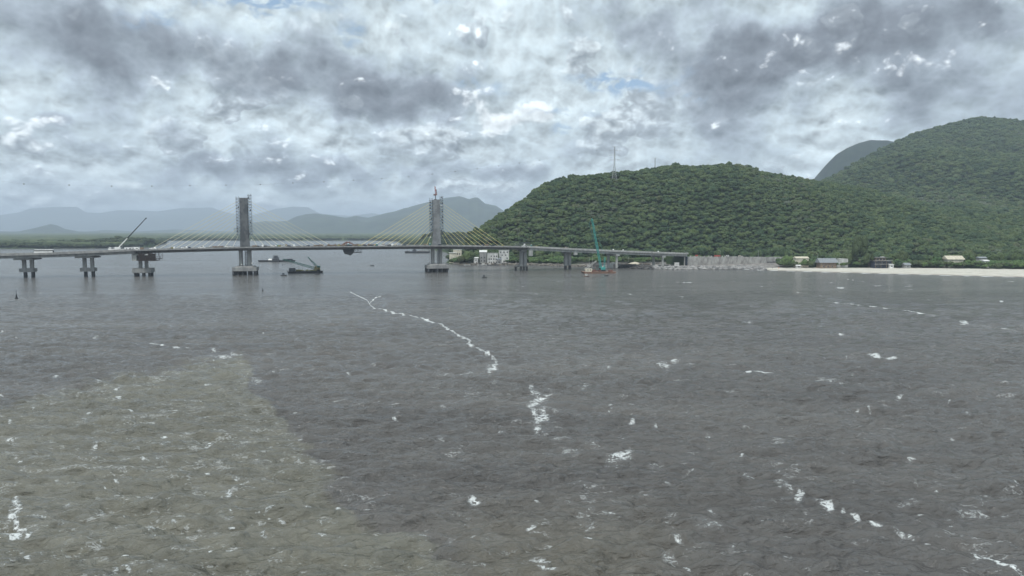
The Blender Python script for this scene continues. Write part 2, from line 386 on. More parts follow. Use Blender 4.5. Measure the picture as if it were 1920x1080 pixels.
def terrain_z(X, Y):
    px = 960+F*X/Y; d = Y
    sgn = np.where(inside(X, Y, LAND), 1.0, -1.0); sd_ = seg_dist(X, Y, LAND)*sgn
    z = np.clip(sd_*.07, -4, 1.3) + np.clip((sd_-25)*.01, 0, 1.2)
    sil = np.interp(px, h1px, h1y); df = np.interp(px, h1px, h1df); dr = np.interp(px, h1px, h1dr)
    zr = (HZ-sil)/F*dr+CAMH-8.5
    t = (d-df)/(dr-df)
    nz = fbm(X, Y, 130, 4)-.5
    prof = np.where(t < 1, np.sin(np.clip(t, 0, 1)*math.pi/2)**.92, 1-.8*smooth01((t-1)/1.6))
    e1 = smooth01((px-868)/14)
    H1 = np.where(t > 0, zr*prof, 0)*e1 + nz*26*smooth01(t*2.5)*smooth01((1.05-t)*4)*(px > 900)
    sil2 = np.interp(px, h2px, h2y); dr2 = np.interp(px, h2px, h2dr); df2 = np.interp(px, [1300, 1600, 1920, 2300], [1150, 900, 760, 700])
    zr2 = (HZ-sil2)/F*dr2+CAMH-9
    t2 = (d-df2)/(dr2-df2)
    prof2 = np.where(t2 < 1, np.clip(t2, 0, 1)**1.05*(1-.12*np.sin(np.clip(t2, 0, 1)*math.pi)), 1-.8*smooth01((t2-1)/1.0))
    n2 = fbm(X+500, Y, 330, 5)-.5
    H2 = np.where(t2 > 0, zr2*prof2, 0)*smooth01((px-1300)/200) + n2*120*smooth01(t2*2)*smooth01((1.02-t2)*3)*(t2 > 0)
    k = 14.0
    hh = np.logaddexp(np.maximum(H1, 0)/k, np.maximum(H2, 0)/k)*k-k*math.log(2)
    return np.where(sgn > 0, z+np.maximum(hh, 0), z)
us = np.concatenate([np.linspace(-2.2, -.75, 30)[:-1], np.linspace(-.75, .78, 620), np.linspace(.78, 2.2, 60)[1:]])
ds = np.concatenate([np.geomspace(380, 1200, 230)[:-1], np.geomspace(1200, 12000, 150)])
DD, UU = np.meshgrid(ds, us, indexing='ij'); X = DD*UU; Y = DD
Z = terrain_z(X, Y)
pxg = 960+F*X/Y
sand = ((pxg > 1385) & (Y < np.interp(pxg, BT_PX, BT_D)+3*np.sin(X*.07)+11*(fbm(X, Y, 18, 3)-.5))).astype(float)
barren = smooth01((pxg-1070)/30)*smooth01((1480-pxg)/20)*smooth01((775-Y)/10)
tm = bpy.data.materials.new('terrain_soil'); tm.use_nodes = True; t = NT(tm.node_tree); b = t.n['Principled BSDF']
pos = t.n.new('ShaderNodeNewGeometry').outputs['Position']
sandc = t.mix(t.mr(t.noise(t.v('MULTIPLY', pos, (1, 2.5, 1)), .09, 6, .6), .3, .7), (.50, .475, .42), (.38, .36, .315))
sandc = t.mix(t.mr(t.noise(t.v('MULTIPLY', pos, (1, 2, 1)), .16, 5, .7), .58, .68, 0, .7), sandc, (.22, .21, .15))
sandc = t.mix(t.m('MULTIPLY', t.attr('wet'), .75), sandc, (.20, .18, .155))
soilc = t.mix(t.mr(t.noise(pos, .12, 6, .65), .35, .65), (.030, .052, .022), (.046, .066, .028))
barc = t.mix(t.mr(t.noise(pos, .2, 6, .7), .35, .65), (.10, .095, .09), (.27, .25, .23))
cc = t.mix(t.attr('barren'), soilc, barc); cc = t.mix(t.attr('sand'), cc, sandc)
t.l.new(cc, b.inputs['Base Color']); b.inputs['Roughness'].default_value = .95; b.inputs['Specular IOR Level'].default_value = .15
me = np_mesh('terrain', np.stack([X.ravel(), Y.ravel(), Z.ravel()], 1), grid_faces(len(ds), len(us)), tm)
addattr(me, 'sand', sand); addattr(me, 'barren', barren)
wet = smooth01((6.5+5*(fbm(X, Y, 22, 3)-.5)-seg_dist(X, Y, [((p-960)/F*d, d) for p, d in SH if p >= 1380]))/3.5); addattr(me, 'wet', wet)
ter = bpy.data.objects.new('terrain', me); C.objects.link(ter); tag(ter, kind='structure')
def tz(x, y): return float(terrain_z(np.array([x], float), np.array([y], float))[0])

# ------------------------------------------------------------------ water
ks = np.concatenate([np.array([.9, 1.2, 1.6, 2.2, 3, 4, 5.5, 7]), np.arange(8, 120, 1.0), np.arange(120, 700, .85), np.arange(700, 1250, 6)])
Yw = (CAMH*F/ks)[::-1]
pw = np.concatenate([np.linspace(-2600, -60, 40)[:-1], np.arange(-60, 1981, 2.1), np.linspace(1980, 4500, 40)[1:]])
uw = (pw-960)/F
WY, WU = np.meshgrid(Yw, uw, indexing='ij'); WX = WY*WU
rowsp = np.gradient(Yw)[:, None]+0*WX; colsp = WY*2.1/F; sp = np.maximum(rowsp, colsp)
WZ = np.zeros_like(WX)
calm = .75+.5*fbm(WX*.6, WY*1.6, 60, 3)
sub = (WY < 420)
for i in range(56):
    lam = 1.3*(11/1.3)**(i/55.0)*rng.uniform(.9, 1.1); th = R(90+rng.normal(12, 30)); kx, ky = math.cos(th)*2*math.pi/lam, math.sin(th)*2*math.pi/lam
    slope = .078*(1.0 if lam < 6 else .75); a = slope*lam/(2*math.pi)
    att = np.clip((lam/sp[sub]-2.2)/2.5, 0, 1)
    ph = kx*WX[sub]+ky*WY[sub]+rng.uniform(0, 6.28)
    ph = ph + .9*np.sin(.13*WX[sub]*rng.uniform(.6, 1.5)+.09*WY[sub]+i)   # breaks long crests
    s_ = np.sin(ph); WZ[sub] += a*att*(s_+.25*np.cos(2*ph))*calm[sub]
# photo pixels of every vertex, used only to place foam lines and the silt plume on the surface
cp, spt = math.cos(PITCH), math.sin(PITCH)
dyv = WY; dzv = -CAMH; fwd = dyv*cp - dzv*spt; upv = dyv*spt + dzv*cp
PX = 960+F*WX/fwd; PY = 540-F*upv/fwd
def pdist(poly, ky=1.0):
    return seg_dist(PX, PY*ky, [(a, b*ky) for a, b in poly])
foam = np.zeros_like(WX)
nearw = np.clip((PY-520)/400, .05, 1.2)
TX, TY = PX, PY
PX = PX+(fbm(WX+900, WY, 9, 4)-.5)*46*nearw; PY = PY+(fbm(WX, WY+700, 9, 4)-.5)*22*nearw
def line(poly, wd, amt=1.0, ky=1.6, edge=1.5):
    global foam
    P_ = np.array(poly, float); x0, y0 = P_.min(0)-60; x1, y1 = P_.max(0)+60
    mk = (PX > x0) & (PX < x1) & (PY > y0) & (PY < y1)
    d = seg_dist(PX[mk], PY[mk]*ky, [(a, b_*ky) for a, b_ in poly])
    foam[mk] = np.maximum(foam[mk], amt*np.clip(1-(d/(wd*(1+edge))), 0, 1)**.8)
def patch(cx, cy, rx, ry, amt=.75, rot=0):
    global foam
    mk = (abs(PX-cx) < rx*2.2) & (abs(PY-cy) < (ry+rx*abs(math.sin(R(rot))))*2.2)
    dx, dy = PX[mk]-cx, PY[mk]-cy; c_, s_ = math.cos(R(rot)), math.sin(R(rot))
    q = np.hypot((dx*c_+dy*s_)/rx, (-dx*s_+dy*c_)/ry)
    foam[mk] = np.maximum(foam[mk], amt*smooth01((1.35-q)/1.1))
line([(656,547),(672,555),(688,563),(694,570),(700,577),(735,585),(778,593),(800,600)], .9, 1.2)
line([(790,597),(815,605),(832,613),(850,622),(858,628)], 1.7, 1.08)
line([(695,567),(703,559),(716,555)], .9, 1.1)
line([(858,628),(872,632),(881,638),(882,646)], 2.1, .98)
line([(882,646),(903,657),(917,664),(928,674),(930,682)], 2.6, .96)
patch(920, 692, 16, 9, .95); line([(925,685),(915,698)], 4, 1.0); line([(822,705),(862,702),(905,698)], 2, .62); patch(925, 716, 14, 5, .6)
for a in [(1000,740,24,9,.84,35),(1012,752,28,10,.88,-25),(1000,768,20,9,.80,50),(1024,765,20,8,.82,-20),(1015,784,24,9,.88,-25),(1010,800,12,7,.92,-50),(990,728,12,8,.7,40),(1003,700,6,12,.55,20),
          (1240,684,22,5,.96,8),(1262,678,14,4,.92,-12),(1296,683,22,4,.75,-10),(1410,697,9,5,1,0),(1435,699,26,3,1,5),(1645,668,22,5,1,12),(1667,673,16,4,.85,0),(1600,672,18,10,.5,50),(1552,713,34,6,.72,8),
          (1585,719,12,3,.7,0),(1104,720,12,7,.75,-30),(1090,722,14,2,.65,0),(1075,855,22,12,.5,0),(1160,851,32,12,.95,-12),(1152,872,20,6,.9,8),(1100,834,40,22,.48,-40),(1055,850,22,8,.6,0),(1188,788,9,4,.85,-30),
          (1145,690,8,5,.65,0),(1226,801,6,5,.7,0),(1290,885,9,16,.58,0),(1228,870,22,12,.56,20),(1325,817,8,3,.8,0),(1454,828,22,6,.70,5),(1475,817,10,3,.85,5),(1403,900,24,7,.95,8),(1395,893,9,8,.8,0),
          (1465,910,9,16,.7,-30),(1480,916,18,9,.72,30),(1505,930,12,14,.93,10),(1540,938,12,7,.75,20),(1560,951,22,9,.95,28),(1595,962,8,7,.9,0),(1615,975,14,6,.95,35),(1640,990,16,5,.98,12),(1684,1000,22,6,.66,20),
          (1712,1008,16,5,.9,32),(1742,1021,9,5,1,0),(1325,982,44,14,.58,0),(1250,975,34,10,.52,-20),(1310,1012,24,12,.54,0),(1378,1030,13,22,.62,15),(1240,1045,26,16,.60,30),(1272,1062,18,4,.65,0),(1460,990,26,4,.55,-5),
          (1700,945,26,6,.62,10),(1755,945,22,5,.7,5),(1830,963,60,5,.70,5),(1878,964,22,6,.74,0),(1762,909,24,4,.6,15),(1910,915,18,4,.75,20),(1705,865,14,5,.6,0),(1875,1060,60,7,1.0,30),(1838,1046,22,5,1,40),(1400,603,16,2.5,.75,0),(1460,610,16,3,.6,0),
          (1578,626,9,4,.72,0),(1575,540,14,2.5,.9,0),(1805,606,14,4,.9,0),(990,705,30,4,.5,0),(1130,965,18,4,.85,10),(1100,980,50,24,.42,0),(1075,948,14,5,.6,0),(1105,925,30,14,.46,-30),(895,938,20,8,.85,0),(860,930,28,16,.46,0),(940,930,22,12,.44,0),
          (1020,1056,26,13,.93,30),(1035,1075,26,6,.85,10),(990,1060,14,14,.6,0),(870,970,40,20,.42,0),(930,1010,60,25,.40,0),(880,1055,60,22,.44,0),(760,1065,30,14,.5,0),
          (30,948,9,20,.95,25),(20,962,12,14,.97,-30),(38,985,18,6,.9,20),(24,975,9,9,.95,0),(75,962,40,9,.78,0),(22,1002,32,9,1.0,0),(50,1004,16,4,.9,-30),(55,1050,18,5,.9,10),(108,1058,14,3,.8,0),(285,985,14,12,.85,20),(290,1000,28,5,.72,8),(110,985,24,6,.66,0),
          (132,1020,22,5,.6,-10),(230,1058,16,4,.85,15),(130,940,30,6,.62,0),(280,937,16,8,.74,0),(180,930,10,5,.7,0),(430,923,9,7,.95,-30),(425,965,18,5,.7,0),(445,1008,14,4,.75,-20),(440,1000,10,4,.7,0),(310,860,60,16,.44,-20),(235,855,20,8,.55,0),(168,842,10,10,.7,0),
          (15,820,18,8,.62,0),(10,883,18,6,.85,0),(75,800,30,6,.50,0),(310,823,9,3,.85,0),(450,850,30,16,.44,-20),(480,870,16,10,.58,0),(553,872,12,4,.6,0),(645,965,7,3,.9,0),(300,1065,60,14,.46,0),(600,1000,60,20,.36,0),(490,1010,12,4,.74,20),
          (415,668,32,4,.82,0),(398,657,7,9,.80,25),(440,665,20,3,.8,5),(395,676,8,2,.9,0),(485,712,20,7,.72,0),(505,700,12,4,.6,0),(192,718,12,2.5,.95,0),(325,650,14,2.5,.85,15),(270,644,12,1.5,.9,5),(180,634,14,2,.8,-10),(330,638,12,1.5,.75,0),
          (300,700,30,3,.60,-15),(392,718,10,2.5,.8,0),(8,623,8,2,.9,0),(383,585,14,3,.45,0),(495,600,16,2,.5,5),(577,622,8,2,.5,0),(385,572,10,2,.6,10),(500,770,20,8,.50,30),(520,795,26,10,.44,40),(460,700,24,20,.42,0),(70,760,80,4,.55,-10),(170,730,60,4,.5,-8),(950,1075,20,6,.5,0)]:
    patch(*a)
line([(255,643),(300,646),(330,651),(352,653)], 1.0, 1.0); line([(1560,567),(1640,575),(1700,582),(1768,594),(1806,606),(1860,614),(1925,624)], 1.2, .78)
line([(1490,548),(1560,557)], 1.2, .55); line([(560,606),(440,597)], .8, .4); line([(780,512+34),(1040,545)], .9, .4); line([(400,552),(520,546)], .7, .55); line([(60,568),(260,556),(400,548)], .8, .42)
line([(455,690),(500,770),(560,862),(650,930),(760,1010),(860,1075)], 16, .42, 1.0); line([(60,765),(200,735),(330,700),(400,680)], 5, .46)
line([(1730,560),(1760,566)], 1, .6); line([(1650,1010-120),(1720,905)], 2, .5)
for k in range(46):                                   # far scattered streaks
    a = rng.uniform(960, 1915); b_ = rng.uniform(520, 566); foamw = rng.uniform(4, 16); patch(a, b_, foamw, 1.2, rng.uniform(.5, .8), rng.uniform(-3, 6))
for k in range(26): patch(rng.uniform(20, 940), rng.uniform(526, 560), rng.uniform(5, 22), .9, rng.uniform(.45, .66), rng.uniform(-4, 2))
for k in range(70):
    b_ = 690+380*rng.random(); a = rng.uniform(5, 240+(b_-690)*1.2); patch(a, b_, rng.uniform(4, 15), rng.uniform(1.5, 4), rng.uniform(.6, .92), rng.uniform(-25, 20))
for k in range(110):
    b_ = 570+470*rng.random()**1.1; a = rng.uniform(20, 1900); s_ = (b_-500)/500
    patch(a, b_, rng.uniform(4, 13)*(.4+s_), rng.uniform(1.5, 4.5)*(.3+s_), rng.uniform(.5, .80), rng.uniform(-20, 25))
# surf at the beach and rock foot
shore = [((p-960)/F*d, d) for p, d in SH if p >= 1380]
dshore = seg_dist(WX, WY, shore); foam = np.maximum(foam, np.where(WY > 400, 1.5*np.clip(1.3-dshore/4.0, 0, 1), 0))
shore2 = [((p-960)/F*d, d) for p, d in SH if 1000 <= p <= 1400]
foam = np.maximum(foam, np.where(WY > 400, .62*np.clip(1.3-seg_dist(WX, WY, shore2)/3.0, 0, 1), 0))
PX, PY = TX, TY
plume_poly = [(-2500, 900), (-400, 850), (0, 772), (90, 748), (180, 727), (300, 700), (390, 678), (440, 664), (462, 690), (476, 722), (495, 765), (525, 812), (560, 862), (618, 900), (655, 935), (705, 985), (765, 1012), (800, 1045), (850, 1085), (1000, 1300), (1000, 3000), (-2500, 3000)]
_w = np.clip((PY-560)/300, .2, 1.6); PX = PX+((fbm(WX, WY+300, 38, 5)-.5)*230+(fbm(WX, WY+300, 9, 3)-.5)*30)*_w; PY = PY+(fbm(WX+400, WY, 38, 5)-.5)*60*_w
psd = seg_dist(PX, PY, plume_poly, True)*np.where(inside(PX, PY, plume_poly), 1, -1)
edgew = np.clip((PY-640)/16, 4, 20)
leftsoft = np.clip((460-PX)/300, 0, 1)*30*np.clip((820-PY)/100, 0, 1)
plume = .5+psd/(edgew+leftsoft)*.5
brown = smooth01((PY-900)/170)*smooth01((PX-760)/150)*smooth01((1500-PX)/500)

wm = bpy.data.materials.new('bay_water'); wm.use_nodes = True; t = NT(wm.node_tree); b = t.n['Principled BSDF']
pos = t.n.new('ShaderNodeNewGeometry').outputs['Position']
xyz = t.sep(pos); dist = t.m('SQRT', t.m('ADD', t.m('MULTIPLY', xyz[0], xyz[0]), t.m('MULTIPLY', xyz[1], xyz[1])))
pn = t.noise(pos, .22, 6, .62)
pn2 = t.noise(pos, .075, 5, .62, 1.2)
plf = t.mr(t.m('ADD', t.m('ADD', t.attr('plume'), t.m('MULTIPLY', t.m('SUBTRACT', pn2, .5), 2.2)), t.m('MULTIPLY', t.m('SUBTRACT', pn, .5), 1.5)), .1, .9)
murk = t.noise(t.v('MULTIPLY', pos, (.5, 1.2, 1)), .035, 5, .6)
darkc = t.mix(t.mr(murk, .3, .7), (.075, .071, .068), (.102, .097, .091))
darkc = t.mix(t.m('MULTIPLY', t.attr('brown'), .8), darkc, (.108, .100, .080))
olive = t.mix(t.mr(pn, .3, .7), (.138, .133, .108), (.106, .103, .085))
wc = t.mix(plf, darkc, olive)
# foam: lace pattern let through where the foam amount is high
pl = t.v('MULTIPLY', pos, (.75, 1.0, 1))
lw = t.v('ADD', pl, t.v('SCALE', t.v('SUBTRACT', t.noise(pl, .55, 4, .6, out='Color'), (.5, .5, .5)), scale=3.2))
lace = t.m('SUBTRACT', 1.0, t.m('MULTIPLY', t.m('ABSOLUTE', t.m('SUBTRACT', t.noise(lw, .85, 5, .62), .5)), 8.5), clamp=True)
clump = t.noise(lw, .30, 6, .68)
fa = t.attr('foam')
farf = t.mr(dist, 180, 420)
clN = t.mr(clump, .34, .66, smooth=False); fine = t.mr(t.noise(t.v('ADD', lw, (9, 4, 0)), 1.5, 4, .7), .36, .64, smooth=False)
fnear = t.m('ADD', t.m('MULTIPLY', lace, .42), t.m('ADD', t.m('MULTIPLY', clN, .30), t.m('MULTIPLY', fine, .28)))
ffar = t.m('ADD', t.m('MULTIPLY', clN, .55), .25)
fsig = t.m('ADD', t.m('MULTIPLY', fnear, t.m('SUBTRACT', 1.0, farf)), t.m('MULTIPLY', ffar, farf))
# sparse whitecap flecks everywhere, a little denser on the silty side
fp = t.v('MULTIPLY', lw, (.55, 1.3, 1))
arcs = t.m('SUBTRACT', 1.0, t.m('MULTIPLY', t.m('ABSOLUTE', t.m('SUBTRACT', t.noise(fp, .75, 4, .6), .5)), 22), clamp=True)
fl = t.noise(fp, .42, 4, .6); zone = t.noise(pos, .06, 4, .6)
gate = t.mr(t.m('ADD', fl, t.m('ADD', t.m('MULTIPLY', t.m('SUBTRACT', zone, .5), .55), t.m('MULTIPLY', plf, .075))), .625, .70)
fleck = t.m('MULTIPLY', t.m('MULTIPLY', arcs, gate), t.mr(dist, 420, 110, .0, .55))
thr = t.m('SUBTRACT', .995, t.m('MULTIPLY', fa, .66)); ff = t.mr(t.m('SUBTRACT', fsig, thr), -.03, .20)
ff = t.m('MULTIPLY', ff, t.mr(fa, .05, .3))
ff = t.m('MAXIMUM', ff, fleck)
film = t.m('MULTIPLY', t.m('MULTIPLY', t.mr(fa, .25, 1.0), t.mr(fsig, .15, .7)), .22)
ffc = t.m('MAXIMUM', ff, film)
t.l.new(t.mix(ffc, wc, (.60, .62, .62)), b.inputs['Base Color'])
rg = t.mr(dist, 150, 600, .07, .17)
t.l.new(t.m('ADD', rg, t.m('MULTIPLY', ff, .6), clamp=True), b.inputs['Roughness'])
b.inputs['IOR'].default_value = 1.333
# ripples
a1 = t.noise(t.v('MULTIPLY', pos, (.55, 1.15, 1)), .75, 5, .62, .3)
a2 = t.noise(t.v('MULTIPLY', t.v('ADD', pos, (5, 3, 0)), (.45, 1.2, 1)), .20, 4, .6, .4)
a3 = t.m('SUBTRACT', 1.0, t.m('MULTIPLY', t.m('ABSOLUTE', t.m('SUBTRACT', t.noise(t.v('MULTIPLY', t.v('ADD', pos, (17, 9, 0)), (.5, 1.25, 1)), .42, 3, .5, .5), .5)), 4.0), clamp=True)
slick = t.noise(t.v('MULTIPLY', pos, (.25, 1.6, 1)), .018, 5, .6, .5)
hgt = t.m('ADD', t.m('MULTIPLY', a1, t.mr(dist, 150, 500, 1.0, .34)), t.m('MULTIPLY', a2, t.mr(dist, 120, 400, .9, 1.3)))
hgt = t.m('ADD', hgt, t.m('MULTIPLY', a3, t.mr(dist, 100, 350, .10, .20)))
hgt = t.m('MULTIPLY', hgt, t.mr(slick, .35, .65, .6, 1.2))
hgt = t.m('ADD', hgt, t.m('MULTIPLY', ff, .08))
bn = t.n.new('ShaderNodeBump'); bn.inputs['Strength'].default_value = 1.0
bn.inputs['Distance'].default_value = 1.35
t.l.new(hgt, bn.inputs['Height'])
t.l.new(bn.outputs[0], b.inputs['Normal'])
me = np_mesh('water', np.stack([WX.ravel(), WY.ravel(), WZ.ravel()], 1), grid_faces(len(Yw), len(uw)), wm)
addattr(me, 'foam', foam); addattr(me, 'plume', plume); addattr(me, 'brown', brown)
wo = bpy.data.objects.new('water', me); C.objects.link(wo); tag(wo, kind='structure')
del WX, WY, WZ, PX, PY, foam, plume

# ------------------------------------------------------------------ far mountains
def mountain(name, prof, d, depth, mat, rough_amp=.13, base=2.0):
    xs = np.linspace(prof[0][0], prof[-1][0], 260); ys = np.interp(xs, [p[0] for p in prof], [p[1] for p in prof])
    tt = np.linspace(-1, 1.2, 46); V = []
    for t_ in tt:
        dd = d+depth*t_
        zr = (HZ-ys)/F*d+CAMH
        s_ = np.where(t_ < 0, 1-abs(t_)**1.35, 1-.8*t_/1.2)
        Xr = (xs-960)/F*dd; n_ = fbm(Xr, np.full_like(Xr, dd), depth*.35, 5)-.5
        zz = zr*s_+n_*zr.max()*rough_amp*8*min(1, (1-abs(t_)) if t_ < 0 else 0)*abs(t_)**.6
        V.append(np.stack([Xr, np.full_like(Xr, dd), np.maximum(zz, -5)], 1))
    me = np_mesh(name, np.concatenate(V), grid_faces(len(tt), len(xs)), mat)
    o = bpy.data.objects.new(name, me); C.objects.link(o); tag(o, kind='structure'); return o
md_ = pmat('dark_mountain_forest', (.024, .036, .022), (.012, .020, .014), .02, .95, spec=.1, detail=8)
mm = pmat('mountain_forest', (.045, .062, .035), (.022, .034, .022), .006, .95, spec=.1, detail=8)
mountain('mountain', [(-500,425),(-300,408),(-100,414),(0,406),(40,399),(62,391),(110,388),(150,388),(165,398),(190,400),(225,395),(300,397),(345,390),(400,389),(425,397),(440,401),(470,404),(520,391),(550,389),(580,392),(600,402),(660,405),(700,400),(760,412),(820,425)], 17000, 3500, mm)
mountain('mountain', [(440,431),(478,417),(500,414),(540,418),(560,410),(575,406),(595,404),(625,405),(650,409),(672,406),(692,409),(720,401),(745,395),(760,390),(790,383),(815,377),(840,371),(862,368),(880,373),(890,370),(897,370),(910,381),(930,385),(945,395),(990,410),(1100,424)], 8200, 1700, mm)
mountain('mountain', [(-20,434),(40,434),(70,427),(98,420),(110,422),(125,429),(150,434),(190,435)], 7600, 900, mm)
mountain('mountain', [(160,434.5),(200,431),(260,434),(330,430),(420,433.5),(450,434)], 9500, 900, mm)
mountain('mountain', [(1470,400),(1510,350),(1527,328),(1545,308),(1560,293),(1580,280),(1600,271),(1622,265),(1655,266),(1700,275),(1800,310),(2000,370)], 3600, 700, md_, .05)

# ------------------------------------------------------------------ foliage
def leafmat(name, stops, posvar=.03):
    m = bpy.data.materials.new(name); m.use_nodes = True; t = NT(m.node_tree); b = t.n['Principled BSDF']
    rnd = t.n.new('ShaderNodeObjectInfo').outputs['Random']; pos = t.n.new('ShaderNodeNewGeometry').outputs['Position']
    big = t.noise(pos, .006, 3, .6); f = t.m('ADD', t.m('MULTIPLY', rnd, .80), t.m('MULTIPLY', t.m('SUBTRACT', big, .5), .9)); f = t.m('ADD', f, .13)
    c = t.ramp(f, stops)
    fine = t.noise(pos, .55, 3, .7)
    c = t.v('SCALE', c, scale=t.mr(fine, .3, .7, .56, 1.08))
    t.l.new(c, b.inputs['Base Color']); b.inputs['Roughness'].default_value = .75; b.inputs['Specular IOR Level'].default_value = .2
    return m
LEAF = leafmat('forest_leaves', [(0, (.026, .050, .024)), (.25, (.038, .070, .030)), (.5, (.056, .088, .033)), (.72, (.074, .106, .037)), (.88, (.080, .112, .042)), (.96, (.082, .095, .046)), (1, (.09, .11, .075))])
LEAF_OLIVE = leafmat('olive_leaves', [(0, (.046, .068, .028)), (.5, (.062, .086, .034)), (1, (.085, .105, .044))])
LEAF_BRIGHT = leafmat('bright_leaves', [(0, (.045, .090, .028)), (.5, (.070, .120, .038)), (1, (.100, .150, .050))])
MANG = leafmat('mangrove_leaves', [(0, (.026, .044, .022)), (.5, (.044, .064, .028)), (1, (.075, .095, .036))])

def ico(sub):
    import bmesh
    bm = bmesh.new(); bmesh.ops.create_icosphere(bm, subdivisions=sub, radius=1)
    v = np.array([x.co[:] for x in bm.verts]); f = np.array([[q.index for q in x.verts] for x in bm.faces]); bm.free(); return v, f
ICO2 = ico(2); ICO1 = ico(1)
def crown_mesh(name, mat, lobes=13, leaves=420, seed=0, flat=.62, spread=.62, lsz=.085):
    r = np.random.default_rng(seed); V = []; Fc = []; k = 0; v0, f0 = ICO2; cs = []
    for i in range(lobes):
        a = r.uniform(0, 6.283); rad = math.sqrt(r.uniform(0, 1))*spread; zc = math.sqrt(max(0, 1-rad*rad))*flat*r.uniform(.6, 1.0)-.05
        c = np.array([rad*math.cos(a), rad*math.sin(a), zc]); rr = r.uniform(.22, .40)
        s = rr*(1+.22*(r.random(len(v0))-.5)*2)[:, None]; v = v0*s*np.array([1, 1, .78])+c
        V.append(v); Fc.append(f0+k); k += len(v); cs.append((c, rr))
    V = np.concatenate(V); Fc = np.concatenate(Fc)
    # leaf tufts
    L = []; LF = []
    for i in range(leaves):
        c, rr = cs[r.integers(len(cs))]; d = r.normal(size=3); d /= np.linalg.norm(d); d[2] = abs(d[2])*.9-.1
        p = c+d*rr*np.array([1, 1, .78])*r.uniform(.92, 1.22); u = r.normal(size=3); u /= np.linalg.norm(u); w_ = np.cross(u, r.normal(size=3)); w_ /= np.linalg.norm(w_)
        s = lsz*r.uniform(.6, 1.3); q = len(V)+len(L)*1
        L += [p-u*s, p+w_*s*.8, p+u*s]; LF.append([q, q+1, q+2])
    V = np.concatenate([V, np.array(L)]); Fc = np.concatenate([Fc, np.array(LF)])
    return np_mesh(name, V, Fc, mat, smooth=False)
def unlinked_coll(name, meshes):
    col = bpy.data.collections.new(name)
    for i, m_ in enumerate(meshes):
        o = bpy.data.objects.new(name+'_%02d' % i, m_); col.objects.link(o)
    return col
def scatter(name, pts, scl, rot, idx, col):
    me = bpy.data.meshes.new(name); n = len(pts); me.vertices.add(n); me.vertices.foreach_set('co', pts.astype(np.float32).ravel())
    a = me.attributes.new('sc', 'FLOAT_VECTOR', 'POINT'); a.data.foreach_set('vector', scl.astype(np.float32).ravel())
    a = me.attributes.new('ro', 'FLOAT_VECTOR', 'POINT'); a.data.foreach_set('vector', rot.astype(np.float32).ravel())
    a = me.attributes.new('ix', 'INT', 'POINT'); a.data.foreach_set('value', idx.astype(np.int32))
    o = bpy.data.objects.new(name, me); C.objects.link(o)
    g = bpy.data.node_groups.new(name+'_scatter', 'GeometryNodeTree')
    g.interface.new_socket('Geometry', in_out='INPUT', socket_type='NodeSocketGeometry'); g.interface.new_socket('Geometry', in_out='OUTPUT', socket_type='NodeSocketGeometry')
    gi = g.nodes.new('NodeGroupInput'); go = g.nodes.new('NodeGroupOutput'); ip = g.nodes.new('GeometryNodeInstanceOnPoints'); ci = g.nodes.new('GeometryNodeCollectionInfo')
    ci.inputs['Collection'].default_value = col; ci.inputs['Separate Children'].default_value = True; ci.inputs['Reset Children'].default_value = True
    ip.inputs['Pick Instance'].default_value = True
    def na(nm, ty):
        q = g.nodes.new('GeometryNodeInputNamedAttribute'); q.data_type = ty; q.inputs['Name'].default_value = nm; return q.outputs['Attribute']
    g.links.new(gi.outputs[0], ip.inputs['Points']); g.links.new(ci.outputs[0], ip.inputs['Instance']); g.links.new(na('ix', 'INT'), ip.inputs['Instance Index'])
    er = g.nodes.new('FunctionNodeEulerToRotation'); g.links.new(na('ro', 'FLOAT_VECTOR'), er.inputs[0]); g.links.new(er.outputs[0], ip.inputs['Rotation'])
    g.links.new(na('sc', 'FLOAT_VECTOR'), ip.inputs['Scale']); g.links.new(ip.outputs[0], go.inputs[0])
    md = o.modifiers.new('scatter', 'NODES'); md.node_group = g
    return o
CR = [crown_mesh('crown_shape', LEAF, 17, 460, s) for s in range(7)]
CR += [crown_mesh('crown_shape', LEAF, 9, 300, 31, .75, .5), crown_mesh('crown_shape', LEAF, 18, 500, 32, .5, .75)]
CRcol = unlinked_coll('crown_kinds', CR)
MCR = unlinked_coll('mangrove_kinds', [crown_mesh('mangrove_shape', MANG, 9, 200, 50+s, .6, .62, .11) for s in range(4)])
BCR = unlinked_coll('bush_kinds', [crown_mesh('bush_shape', LEAF_BRIGHT, 8, 240, 70+s, .5, .65, .11) for s in range(3)] + [crown_mesh('bush_shape', LEAF_OLIVE, 8, 240, 75+s, .5, .65, .11) for s in range(2)])

def jgrid(x0, x1, y0, y1, s):
    gx, gy = np.meshgrid(np.arange(x0, x1, s), np.arange(y0, y1, s)); gx = gx.ravel()+rng.uniform(-.5, .5, gx.size)*s; gy = gy.ravel()+rng.uniform(-.5, .5, gy.size)*s
    return gx, gy
TOWER = (xat(1152, 962, 330), 962.0)
def do_scatter(name, gx, gy, rbase, rvar, col, nk, label, cat=None, sink=.25, hmul=1.0):
    gz = terrain_z(gx, gy); n = len(gx); rr = rbase*np.exp(rng.normal(0, rvar, n)); rr = np.clip(rr, rbase*.5, rbase*2.1)
    scl = np.stack([rr*rng.uniform(.85, 1.15, n), rr*rng.uniform(.85, 1.15, n), rr*rng.uniform(.8, 1.25, n)*hmul], 1)
    rot = np.stack([rng.normal(0, .10, n), rng.normal(0, .10, n), rng.uniform(0, 6.28, n)], 1)
    hgt_ = rng.uniform(3.0, 6.2, n)*rbase/5.5
    o = scatter(name, np.stack([gx, gy, gz+hgt_-sink*rr], 1), scl, rot, rng.integers(0, nk, n), col)
    return tag(o, kind='stuff')
